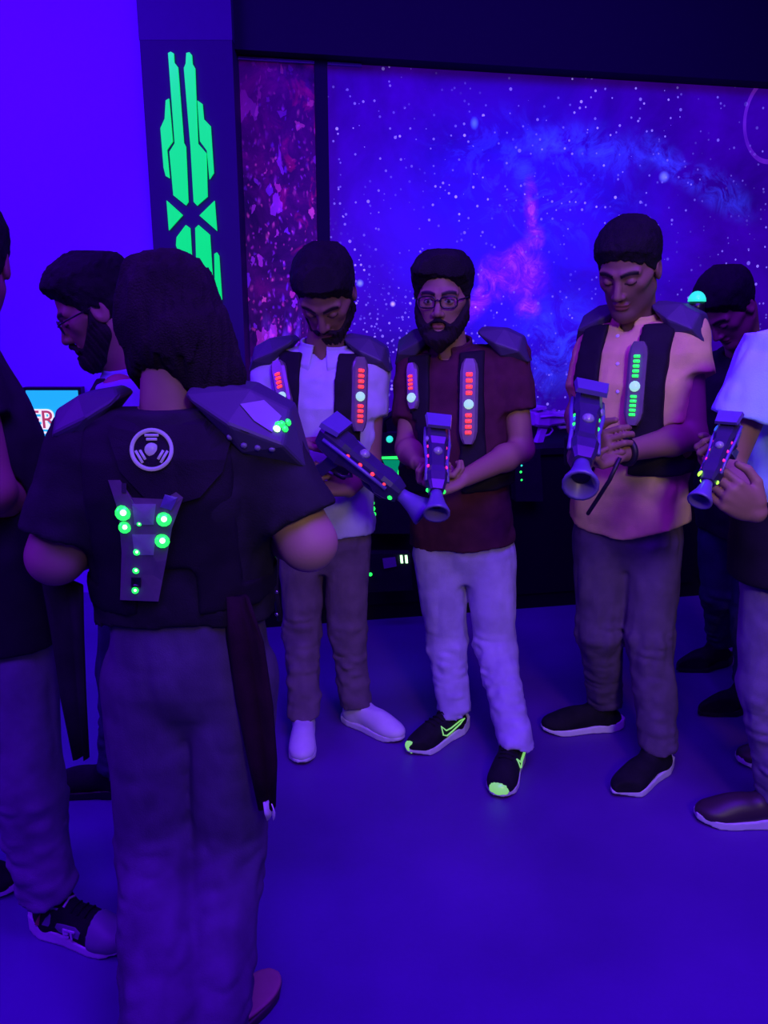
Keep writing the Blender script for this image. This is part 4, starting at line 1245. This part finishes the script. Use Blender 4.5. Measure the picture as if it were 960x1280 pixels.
# clear Y shaped light unit on the back
clearY = [(135, 600), (150, 600), (165, 622), (205, 624), (220, 615), (229, 622), (215, 660), (208, 700), (198, 752), (150, 750), (152, 690), (148, 640)]
back_plate(clearY, 'clear', 'light_unit', .020, W.vest, 2, .02)
def wled(px, py, r, mat, lift=.022, name='led'):
    h_, nn, d = cam_hit(WS, px, py, WY)
    bm = bmesh.new(); add_dome(bm, h_ - d * lift, -d, r, r * .7, 12, 3); return bm_obj(name, bm, M[mat], W.vest, W.base, True)
for px, py, r in ((154, 641, .014), (156, 659, .011), (205, 649, .013), (203, 676, .013)):
    wled(px, py, r, 'led_green'); wled(px, py, r * .42, 'led_hot', .022 + r * .55, 'led_core')
for px, py, r in ((171, 690, .0062), (170, 713, .0062), (169, 738, .0062), (174, 655, .004)):
    wled(px, py, r, 'led_green'); wled(px, py, r * .45, 'led_hot', .022 + r * .5, 'led_core')
back_plate([(164, 722), (176, 722), (176, 734), (164, 734)], 'black_plastic', 'socket', .024, W.vest)
back_plate([(152, 604), (158, 604), (158, 616), (152, 616)], 'chrome', 'clip', .022, W.vest)
back_plate([(206, 618), (222, 622), (214, 638), (200, 634)], 'gun_pale', 'clip', .022, W.vest)
for y0 in (630, 668):
    back_plate([(165, y0), (195, y0), (192, y0 + 26), (168, y0 + 26)], 'clear2', 'lens_cover', .0225, W.vest)
# details of the shoulder pads
def pad_plate(pad, pts, mat, name, lift=.003):
    sh_ = pad[1]; bm = bmesh.new(); q = []
    for x, y in pts:
        h_, nn, d = cam_hit(sh_, x, y, WY); q.append((h_ - d * lift, h_ + d * .004))
    A = [bm.verts.new(a) for a, b in q]; B = [bm.verts.new(b) for a, b in q]; k = len(q)
    bm.faces.new(A); bm.faces.new(B[::-1])
    for i in range(k): bm.faces.new((A[i], A[(i + 1) % k], B[(i + 1) % k], B[i]))
    return bm_obj(name, bm, M[mat], W.vest, W.base)
LP, RP = W.pads
pad_plate(RP, [(272, 560), (290, 584), (322, 582), (300, 568)], 'pad_pale', 'pad_inlay')
pad_plate(RP, [(300, 505), (330, 500), (352, 520), (340, 540), (318, 526)], 'pad_pale', 'pad_inlay')
pad_plate(LP, [(86, 545), (112, 548), (98, 570)], 'pad_pale', 'pad_inlay')
pad_plate(LP, [(138, 515), (150, 505), (158, 512), (140, 545)], 'pad_pale', 'pad_inlay')
for px, py in ((287, 547), (305, 557), (322, 560), (340, 562)):
    h_, nn, d = cam_hit(RP[1], px, py, WY); bm = bmesh.new(); add_dome(bm, h_, nn, .0065, .004, 8, 2); bm_obj('pad_stud', bm, M['pad_pale'], W.vest, W.base, True)
for i, (px, py) in enumerate(((346, 536), (352, 530), (360, 528), (356, 536), (348, 531))):
    h_, nn, d = cam_hit(RP[1], px, py, WY); bm = bmesh.new(); add_dome(bm, h_ - d * .002, nn, .007, .005, 8, 3); bm_obj('led', bm, M['led_hot' if i == 0 else 'led_green'], W.vest, W.base, True)
# scarf ends hanging at both sides of the woman
def hanging_cloth(px_pts, widths, Y, mat, name, parent, base, th=.012, waves=3):
    bm = bmesh.new(); rings = []
    for i, ((x, y), w) in enumerate(zip(px_pts, widths)):
        c = at(x, y, Y); r = []
        n = 14
        for t in range(n):
            a = 2 * PI * t / n
            uu = math.cos(a) * w / 2; q = math.sin(a) * th * (1 + .5 * math.sin(uu / w * 2 * PI * waves + i))
            r.append(c + V(uu, q + .010 * math.sin(uu / w * PI * waves + i * .4), 0))
        rings.append(r)
    add_loft(bm, rings)
    return bm_obj(name, bm, mat, parent, base, True)
M['scarf'] = fabric('dark_maroon_scarf', (0.022, 0.006, 0.013), .9, 60, .3, .3)
sc_ = hanging_cloth([(296, 745), (306, 800), (318, 880), (328, 950), (334, 1008)], [.05, .075, .075, .06, .035], WY - .11, M['scarf'], 'scarf_end', W.root, W.base)
hanging_cloth([(334, 1000), (337, 1012), (339, 1020)], [.022, .026, .018], WY - .115, M['white_rubber'], 'tassel', sc_, W.base, .008)
hanging_cloth([(78, 730), (84, 790), (92, 870), (102, 945)], [.09, .075, .058, .036], WY - .03, M['black_tee'], 'scarf_end', W.root, W.base)

# ===== man in profile behind the woman, bearded
p2 = D(label='bearded person with glasses in profile facing left, half hidden behind the dark-haired person',
  pelvis=at(178, 690, 2.30), neck=at(162, 462, 2.28), ls=at(150, 500, 2.10), rs=at(168, 488, 2.46), head=at(122, 390, 2.24), hf=(-.88, -.22, -.45), hs=1.06,
  hair=D(top=.030, side=.016, front=.008, rough=1.5), beard=D(t=.010), eyes=False,
  hips=(at(160, 720, 2.22), at(180, 720, 2.36)), knees=(at(150, 840, 2.24), at(185, 840, 2.38)),
  feet=(footdef((178, 992), (114, 990)), footdef((235, 965), (175, 960))),
  arms=[D(sh=at(150, 490, 2.10), el=at(140, 610, 2.08), wr=at(70, 600, 2.06), f=(-1, 0, .1), n=(0, 1, 0), sleeve=.7),
        D(sh=at(168, 488, 2.46), el=at(160, 600, 2.50), wr=at(95, 600, 2.45), f=(-1, 0, .1), n=(0, -1, 0), sleeve=.7, hand=False)],
  hem=-.04, shirt='lilac_shirt', collar='lilac_shirt', trousers='dark_jeans', leg_w=(.085, .066, .058), seed=3,
  shoes=(D(kind='slip', upper='shoe_black', sole='black_rubber'), D(kind='slip', upper='shoe_black', sole='black_rubber')))
P2 = build_person(p2); glasses(P2)
make_vest(P2, pads=False)

# ===== cropped man at the left edge
p1 = D(label='person at the left edge in black T-shirt and pale grey trousers, cut by the frame',
  pelvis=at(8, 800, 1.68), neck=at(-52, 425, 1.68), rs=at(-50, 462, 1.53), ls=at(-52, 458, 1.86), head=at(-44, 330, 1.68), hf=(-.35, .9, -.2), hs=.98,
  hair=D(top=.022, side=.014), stubble=.4,
  hips=(at(8, 830, 1.62), at(5, 830, 1.76)), knees=(at(34, 985, 1.62), at(-25, 980, 1.76)),
  feet=(footdef((64, 1162), (160, 1190), .26, 'toe'), footdef((-60, 1108), (26, 1112), .29, 'toe')),
  arms=[D(sh=at(-50, 462, 1.53), el=at(-10, 612, 1.50), wr=at(24, 640, 1.74), f=(.3, .9, .1), n=(0, 0, 1), thumb=1, sleeve=.42, sw=.066, sw2=.070, s=1.1, hand=True),
        D(sh=at(-52, 458, 1.86), el=at(-25, 620, 1.94), wr=at(15, 660, 1.90), f=(.5, .3, -.7), n=(0, 0, 1), hand=True, sleeve=.6)],
  hem=.02, shirt='black_tee', trousers='grey2_trs', leg_w=(.105, .082, .066), cuff=.105, seed=1)
def p1_extra(P, so, up, p, R, dr):
    # red heel panel, pale toe cap and side lettering on the outer side
    s = 1
    def side_pts(lst): return [p(s * .12, y, z) for y, z in lst]
    for lst, mat, nm in (([(-.135, .045), (-.085, .045), (-.08, .075), (-.125, .085)], 'red_leather', 'heel_panel'), ([(-.075, .05), (-.055, .05), (-.03, .095), (-.045, .10)], 'pad_pale', 'side_stripe')):
        plate_on(up, side_pts(lst), -R * s, M[mat], nm, so, P.base, .002, .004)
    plate_on(up, side_pts([(-.035, .052), (-.03, .062), (.025, .064), (.042, .056), (.038, .042), (-.025, .042)]), -R, M['pad_pale'], 'side_patch', so, P.base, .003, .004)
    h_, n_ = up.hit(p(.2, .01, .052), -R)
    t = text('ET', h_ + R * .008 - dr * .014 - V(0, 0, .011), .030, M['white_rubber'], so, P.base, .0015, .001, 'side_lettering')
    ang = math.atan2(dr.y, dr.x); t.rotation_euler = (PI / 2, 0, ang)
    for i in range(4):
        q = [up.hit(p(x, -.02 + i * .02, .2), V(0, 0, -1))[0] + V(0, 0, .003) for x in (-.022, 0, .022)]
        bm = bmesh.new(); add_tube(bm, q, .003, 6); bm_obj('lace', bm, M['white_rubber'] if i == 0 else M['shoe_black'], so, P.base, True)
p1['shoes'] = (D(kind='runner', L=.26, extra=p1_extra, toe='pad_pale', toe_y=.060), D(kind='runner', L=.29))
P1 = build_person(p1)

# ===== man in white polo looking down at his gun
Y3 = 2.68
p3 = D(label='person in white polo and brown-grey trousers with white clogs, head bowed over a gun',
  pelvis=at(405, 660, Y3), neck=at(405, 432, Y3 - .02), rs=at(340, 457, Y3 + .02), ls=at(464, 457, Y3 - .02), head=at(408, 368, Y3 - .10), hf=(-.12, -.62, -.72), hs=1.08,
  hair=D(top=.024, side=.012, front=.004), beard=D(t=.007, mask_r=.026), skin=(0.24, 0.13, 0.09),
  hips=(at(376, 680, Y3), at(434, 680, Y3)), knees=(at(378, 785, Y3 - .02), at(434, 785, Y3 - .04)),
  feet=(footdef((381, 905), (377, 958), .27, 'toe'), footdef((430, 898), (504, 928), .27, 'toe')),
  arms=[D(sh=at(340, 457, Y3 + .02), el=at(322, 560, Y3 - .04), wr=at(372, 556, Y3 - .24), f=(.9, -.2, .15), n=(.1, -.3, -1), thumb=-1, curl=(20, 35, 25), spread=.6, sleeve=.62, sw=.062, sw2=.066),
        D(sh=at(464, 457, Y3 - .02), el=at(462, 578, Y3 - .06), wr=at(436, 612, Y3 - .26), f=(-.95, -.2, .1), n=(0, -.2, 1), thumb=1, curl=(45, 60, 40), sleeve=.52, sw=.062, sw2=.062)],
  hem=.0, shirt='white_polo', collar='white_polo', vneck=.07, trousers='brown_trs', leg_w=(.086, .068, .058), cuff=.075, seed=4,
  shoes=(D(kind='clog', L=.27, upper='shoe_white', sole='shoe_white'), D(kind='clog', L=.27, upper='shoe_white', sole='shoe_white')))
P3 = build_person(p3)
make_vest(P3, strap_u=.098, strap_w=.040)
led_panel(P3, (at(349, 453, Y3 - .1), at(360, 512, Y3 - .1)), 'led_red', two=False, pw=.026)
led_panel(P3, (at(448, 448, Y3 - .1), at(446, 540, Y3 - .1)), 'led_red', pw=.026)
g3, gp3 = laser_gun('violet toy gun with four red lights held slantwise before the white polo', at(532, 640, Y3 - .46), at(402, 541, Y3 - .36), (.55, -.55, .65), 'led_red', side=1)
# cable with light hanging at the hip
bm = bmesh.new(); add_tube(bm, [at(352, 655, Y3 - .14), at(346, 690, Y3 - .16), at(344, 735, Y3 - .16), at(350, 775, Y3 - .14)], .010, 8)
cb = bm_obj('hip_strap', bm, M['black_rubber'], P3.root, P3.base, True)
for y in (684, 694, 740, 768):
    bm = bmesh.new(); add_dome(bm, at(346, y, Y3 - .168), (0, -1, 0), .007, .005, 8, 3); bm_obj('led', bm, M['led_green' if y < 700 else 'chrome'], cb, P3.base, True)

# ===== man in maroon polo, beard and glasses
Y4 = 2.62
def p4_extra(P, so, up, p, R, dr):
    s = 1 if R.x > 0 else -1          # outer side seen from the camera
    side = P.swoosh_side.pop(0)
    top = [(-.118, .088), (-.06, .068), (-.015, .056), (.012, .058), (.026, .074)]
    low = [(.030, .050), (.010, .040), (-.02, .042), (-.06, .056)]
    pts = [p(side * .12, y - .0, z) for y, z in top + low]
    strip_on(up, pts, -R * side, .0026, M['neon'], 'swoosh', so, P.base, .003, True)
    for i in range(4):
        q = [up.hit(p(x, -.015 + i * .02, .2), V(0, 0, -1))[0] + V(0, 0, .003) for x in (-.022, 0, .022)]
        bm = bmesh.new(); add_tube(bm, q, .0032, 6); bm_obj('lace', bm, M['shoe_black'], so, P.base, True)
    q = [up.hit(p(x, -.028, .2), V(0, 0, -1))[0] + V(0, 0, .006) for x in (-.012, 0, .012)]
    bm = bmesh.new(); add_tube(bm, q, .006, 6); bm_obj('tongue_label', bm, M['neon'], so, P.base, True)
Person.swoosh_side = [-1, -1]
p4 = D(label='bearded person with glasses in maroon polo, pale jeans and black neon-trimmed sneakers',
  pelvis=at(578, 672, Y4), neck=at(562, 432, Y4 - .0), rs=at(522, 447, Y4 + .03), ls=at(636, 447, Y4 - .06), head=at(553, 375, Y4 - .06), hf=(-.20, -.95, -.12), hs=1.0,
  eyes=True, hair=D(top=.034, side=.014, front=.012, rough=1.3, blobs=[((-.035, .045, .112), (.045, .04, .112), .026, .026, .02)], taper=.02), beard=D(t=.013, low=.018), skin=SKIN,
  hips=(at(548, 692, Y4), at(612, 692, Y4 - .02)), knees=(at(558, 800, Y4 - .01), at(618, 805, Y4 - .06)),
  feet=(footdef((580, 908), (512, 946), .285, 'toe'), footdef((645, 940), (622, 1000), .285, 'toe')),
  arms=[D(sh=at(522, 447, Y4 + .03), el=at(509, 560, Y4 - .06), wr=at(522, 578, Y4 - .26), f=(.5, -.3, -.3), n=(.8, -.1, .2), thumb=1, curl=(40, 60, 40), sleeve=.7),
        D(sh=at(636, 447, Y4 - .06), el=at(652, 562, Y4 - .10), wr=at(580, 598, Y4 - .30), f=(-.9, -.25, -.25), n=(-.1, -.3, .9), thumb=1, curl=(45, 60, 40), sleeve=.58, sw=.064, sw2=.066, hs=1.05, s=1.05)],
  hem=-.015, shirt='maroon', collar='maroon', vneck=.06, trousers='light_jeans', leg_w=(.092, .070, .060), cuff=.085, wr_t=.004, seed=5,
  belly=.02, shoes=(D(kind='runner', extra=p4_extra, toe='neon', toe_y=.134), D(kind='runner', extra=p4_extra, toe='neon', toe_y=.134)))
P4 = build_person(p4); glasses(P4)
make_vest(P4, strap_u=.085, strap_w=.038)
led_panel(P4, (at(516, 455, Y4 - .1), at(518, 512, Y4 - .1)), 'led_red', two=False, pw=.020)
led_panel(P4, (at(587, 450, Y4 - .12), at(585, 556, Y4 - .12)), 'led_red', pw=.028)
g4, gp4 = laser_gun('violet toy gun pointing at the floor, held before the maroon polo', at(546, 642, Y4 - .52), at(545, 534, Y4 - .26), (.1, -.7, .6), 'led_pink', n_led=3, tip_led='led_green', accents=((.10, .040, .03, .016, 'clear2'), (.22, -.03, .02, .014, 'gun_pale')))

# ===== man in pale yellow shirt
Y5 = 2.46
p5 = D(label='person in pale yellow short-sleeved shirt, dark grey trousers and black slip-on shoes',
  pelvis=at(784, 650, Y5), neck=at(796, 396, Y5 - .0), rs=at(752, 420, Y5 + .08), ls=at(856, 420, Y5 - .08), head=at(786, 338, Y5 - .06), hf=(-.50, -.72, -.48), hs=1.03,
  hair=D(top=.022, side=.012, line=[-.075, -.070, -.045, -.005, .012, .042, .062, .068, .070]), stubble=.45, skin=(0.27, 0.145, 0.10),
  hips=(at(752, 672, Y5 + .02), at(816, 672, Y5 - .02)), knees=(at(750, 790, Y5 + .0), at(812, 800, Y5 - .08)),
  feet=(footdef((778, 908), (677, 914), .29, 'toe'), footdef((842, 950), (770, 999), .29, 'toe')),
  arms=[D(sh=at(752, 420, Y5 + .08), el=at(722, 520, Y5 + .02), wr=at(738, 566, Y5 - .22), f=(.2, -.6, .3), n=(.8, .2, .1), thumb=1, curl=(45, 60, 40), sleeve=.70),
        D(sh=at(856, 420, Y5 - .08), el=at(866, 545, Y5 - .14), wr=at(776, 566, Y5 - .28), f=(-.9, -.3, -.2), n=(-.1, -.35, .9), thumb=1, curl=(50, 60, 40), sleeve=.40, sw=.070, sw2=.078, s=1.08)],
  hem=-.03, sag=.035, hem_side=0.0, shirt='yellow_shirt', collar='yellow_shirt', vneck=.06, shirt_off=.016, trousers='grey_trs', leg_w=(.096, .076, .062), cuff=.09, seed=6,
  shoes=(D(kind='slip', L=.29), D(kind='slip', L=.29)))
P5 = build_person(p5)
make_vest(P5, strap_u=.095, strap_w=.042, off=.030, band=(.28, .42))
led_panel(P5, (at(801, 428, Y5 - .14), at(792, 532, Y5 - .14)), 'led_green', bars=5, pw=.026)
# button placket
for y in (420, 455, 490):
    h_, nn, d = cam_hit(P5.shirt, 772, y, Y5)
    bm = bmesh.new(); add_dome(bm, h_, nn, .006, .003, 10, 2); bm_obj('button', bm, M['white_rubber'], P5.shirt_o, P5.base, True)
# teal dome on the left shoulder
bm = bmesh.new(); add_dome(bm, at(871, 377, Y5 - .06), (0, 0, 1), .026, .030, 14, 5); bm_obj('dome_light', bm, M['led_teal'], P5.vest, P5.base, True)
bm = bmesh.new(); add_tube(bm, [at(871, 392, Y5 - .06), at(871, 376, Y5 - .06)], .022, 14); bm_obj('dome_base', bm, M['black_plastic'], P5.vest, P5.base, True)
# wristband
wr = p5['arms'][1]['wr']; el = p5['arms'][1]['el']; ax = (wr - el).normalized(); a = ax.orthogonal().normalized(); b = ax.cross(a)
bm = bmesh.new(); cc = wr - ax * .02
add_tube(bm, [cc + (a * math.cos(t * PI / 10) + b * math.sin(t * PI / 10)) * .034 for t in range(20)], .009, 8, True)
bm_obj('wristband', bm, M['black_rubber'], P5.root, P5.base, True)
g5, gp5 = laser_gun('dark toy gun with bell-shaped muzzle held before the pale yellow shirt', at(726, 606, Y5 - .62), at(733, 502, Y5 - .28), (0, -.7, .6), 'led_green', n_led=2, tip_led=None, accents=((.10, -.040, .03, .016, 'clear2'), (.2, .03, .02, .014, 'gun_pale'), (.15, .035, .02, .010, 'led_blue')))
bm = bmesh.new(); add_tube(bm, [at(775, 572, Y5 - .34), at(762, 600, Y5 - .34), at(748, 622, Y5 - .30), at(735, 642, Y5 - .2)], .006, 8)
bm_obj('cable', bm, M['black_rubber'], g5, (g5.location), True)

# ===== man behind with dark jeans
Y6 = 2.86
p6 = D(label='dark-haired person bending forward behind the yellow shirt, in dark jeans',
  pelvis=at(925, 650, Y6 + .06), neck=at(930, 432, Y6 - .02), rs=at(895, 462, Y6 + .10), ls=at(968, 455, Y6 - .14), head=at(911, 385, Y6 - .10), hf=(-.62, -.30, -.85), hs=.98,
  hair=D(top=.026, side=.014),
  hips=(at(900, 675, Y6 + .10), at(945, 675, Y6 + .04)), knees=(at(897, 745, Y6 + .10), at(935, 760, Y6)),
  feet=(footdef((912, 826), (868, 838)), footdef((950, 880), (904, 892))),
  arms=[D(sh=at(895, 462, Y6 + .10), el=at(885, 560, Y6 + .06), wr=at(890, 580, Y6 - .15), f=(-.2, -.9, 0), n=(1, 0, 0), sleeve=.6, hand=False),
        D(sh=at(968, 455, Y6 - .14), el=at(965, 560, Y6 - .2), wr=at(925, 580, Y6 - .35), f=(-.8, -.4, 0), n=(0, 0, 1), sleeve=.6, hand=False)],
  hem=-.03, shirt='black_tee', trousers='dark_jeans', leg_w=(.082, .062, .054), cuff=.09, seed=7,
  shoes=(D(kind='runner', sole='black_rubber'), D(kind='runner', sole='black_rubber')))
P6 = build_person(p6)

# ===== person cut by the right edge
Y7 = 2.12
p7 = D(label='person cut by the right edge in pale blue T-shirt and grey trousers',
  pelvis=at(990, 700, Y7), neck=at(1022, 398, Y7), ls=at(975, 432, Y7 - .15), rs=at(1010, 430, Y7 + .17), head=at(1035, 318, Y7), hf=(-.8, .1, -.45), hs=1.0, hair=D(top=.024, side=.014),
  hips=(at(968, 735, Y7 - .08), at(985, 735, Y7 + .08)), knees=(at(955, 860, Y7 - .08), at(985, 860, Y7 + .1)),
  feet=(footdef((975, 1028), (868, 1024), .30, 'toe'), footdef((1040, 960), (955, 955), .29)),
  arms=[D(sh=at(968, 434, Y7 - .15), el=at(908, 588, Y7 - .16), wr=at(945, 640, Y7 - .34), f=(-.7, -.2, .45), n=(-.2, .9, .3), thumb=-1, sleeve=.58, sw=.080, sw2=.088),
        D(sh=at(1010, 430, Y7 + .17), el=at(960, 590, Y7 + .18), wr=at(915, 575, Y7 + .0), f=(-.9, -.3, 0), n=(0, -.6, .5), thumb=1, sleeve=.6)],
  hem=-.05, shirt='blue_tee', trousers='grey2_trs', leg_w=(.090, .070, .060), cuff=.08, seed=8, shirt_off=.014,
  shoes=(D(kind='runner', L=.30, upper='shoe_brown', sole='white_rubber'), D(kind='runner', L=.29, upper='shoe_brown', sole='white_rubber')))
P7 = build_person(p7)
make_vest(P7, band=(-.04, .30), off=.040, pads=False)
g7, gp7 = laser_gun('violet toy gun with magenta and lime lights at the right edge', at(874, 626, Y7 - .48), at(916, 530, Y7 - .34), (-.5, -.6, .4), 'led_pink', n_led=4, tip_led='led_lime', accents=((.06, .045, .02, .020, 'led_blue'), (.33, .03, .03, .014, 'led_lime')))

# ===== gear at the counter
def rest_gun(label, px, py, yaw, out=.38, k=.8, roll=0.0):
    s_, z_ = wall_s(px, py, out); c = wall_pt(s_, .80 + .145 * k, out)
    dr = Matrix.Rotation(yaw, 3, 'Z') @ WDIR
    return laser_gun(label, c + dr * .225 * k, c - dr * .225 * k, (0, 0, 1), 'led_blue', group=None, tip_led=None, n_led=0, pale=True)
rest_gun('pale violet toy gun resting on the black counter between maroon polo and yellow shirt', 700, 545, .3, .42)
rest_gun('pale violet toy gun resting on the black counter behind the yellow shirt', 862, 545, -.2, .40)

def charger_vest(label, poly_px, out, leds, panels=(), strap=None):
    """a vest hung on the counter front: padded bib with lights"""
    Ys = []
    C = CAMP; P0 = W0 + WN * out
    def on(px, py, o=0.0):
        r = ray(px, py); Q = P0 + WN * o; t = (Q - C).dot(WN) / r.dot(WN); return C + r * t
    pts = [on(*q) for q in poly_px]; zmin = min(p.z for p in pts)
    base = sum(pts, Vector()) / len(pts); base.z = zmin
    root = empty('laser_vest', base, label, 'vest')
    bm = bmesh.new(); A = [bm.verts.new(p + WN * .03) for p in pts]; B = [bm.verts.new(p - WN * .03) for p in pts]; n = len(pts)
    bm.faces.new(A); bm.faces.new(B[::-1])
    for i in range(n): bm.faces.new((A[i], A[(i + 1) % n], B[(i + 1) % n], B[i]))
    bm_obj('bib', bm, M['vest'], root, base, False, .010)
    for px, py, r, mm in leds:
        bm = bmesh.new(); add_dome(bm, on(px, py, .03), WN, r, r * .8, 10, 3); bm_obj('led', bm, M[mm], root, base, True)
    for q, mm in panels:
        bm = bmesh.new(); a = [bm.verts.new(on(*x, .036)) for x in q]; b = [bm.verts.new(on(*x, .02)) for x in q]; n = len(q)
        bm.faces.new(a); bm.faces.new(b[::-1])
        for i in range(n): bm.faces.new((a[i], a[(i + 1) % n], b[(i + 1) % n], b[i]))
        bm_obj('light_panel', bm, M[mm], root, base)
    if strap:
        bm = bmesh.new(); add_tube(bm, [on(x, y, .0) for x, y in strap], .016, 8); bm_obj('strap', bm, M['vest'], root, base, True)
    return root
M['green_dim'] = glow('dim_green_light', (0.0, 0.55, 0.16), .45)
charger_vest('black vest with green lights hung on the counter between white and maroon polos', [(468, 540), (520, 540), (526, 600), (515, 665), (455, 665), (450, 600)], CO + .06,
  [(487, 549, .016, 'led_teal'), (500, 590, .014, 'led_green'), (498, 600, .014, 'led_green'), (465, 629, .012, 'led_green'), (466, 636, .012, 'led_green'), (467, 643, .012, 'led_green')],
  [([(473, 571), (502, 570), (500, 574), (474, 574)], 'led_green'), ([(478, 575), (500, 575), (496, 596), (488, 594)], 'green_dim')], [(480, 545), (478, 525), (492, 516), (508, 525), (510, 545)])
charger_vest('black vest with pale box lying low against the counter between two pairs of legs', [(452, 690), (512, 690), (514, 735), (455, 738)], CO + .10,
  [(463, 718, .009, 'led_green'), (457, 726, .010, 'led_green')],
  [([(478, 698), (494, 696), (496, 708), (480, 711)], 'pad_pale'), ([(500, 694), (503, 694), (504, 704), (501, 704)], 'led_hot'), ([(506, 694), (509, 694), (510, 704), (507, 704)], 'led_hot')])
charger_vest('black vest with green lights hung on the counter right of the maroon polo', [(640, 560), (672, 560), (676, 625), (642, 625)], CO + .07,
  [(651, 574, .006, 'led_green'), (652, 582, .005, 'led_teal'), (651, 590, .006, 'led_green'), (652, 600, .005, 'led_green')])
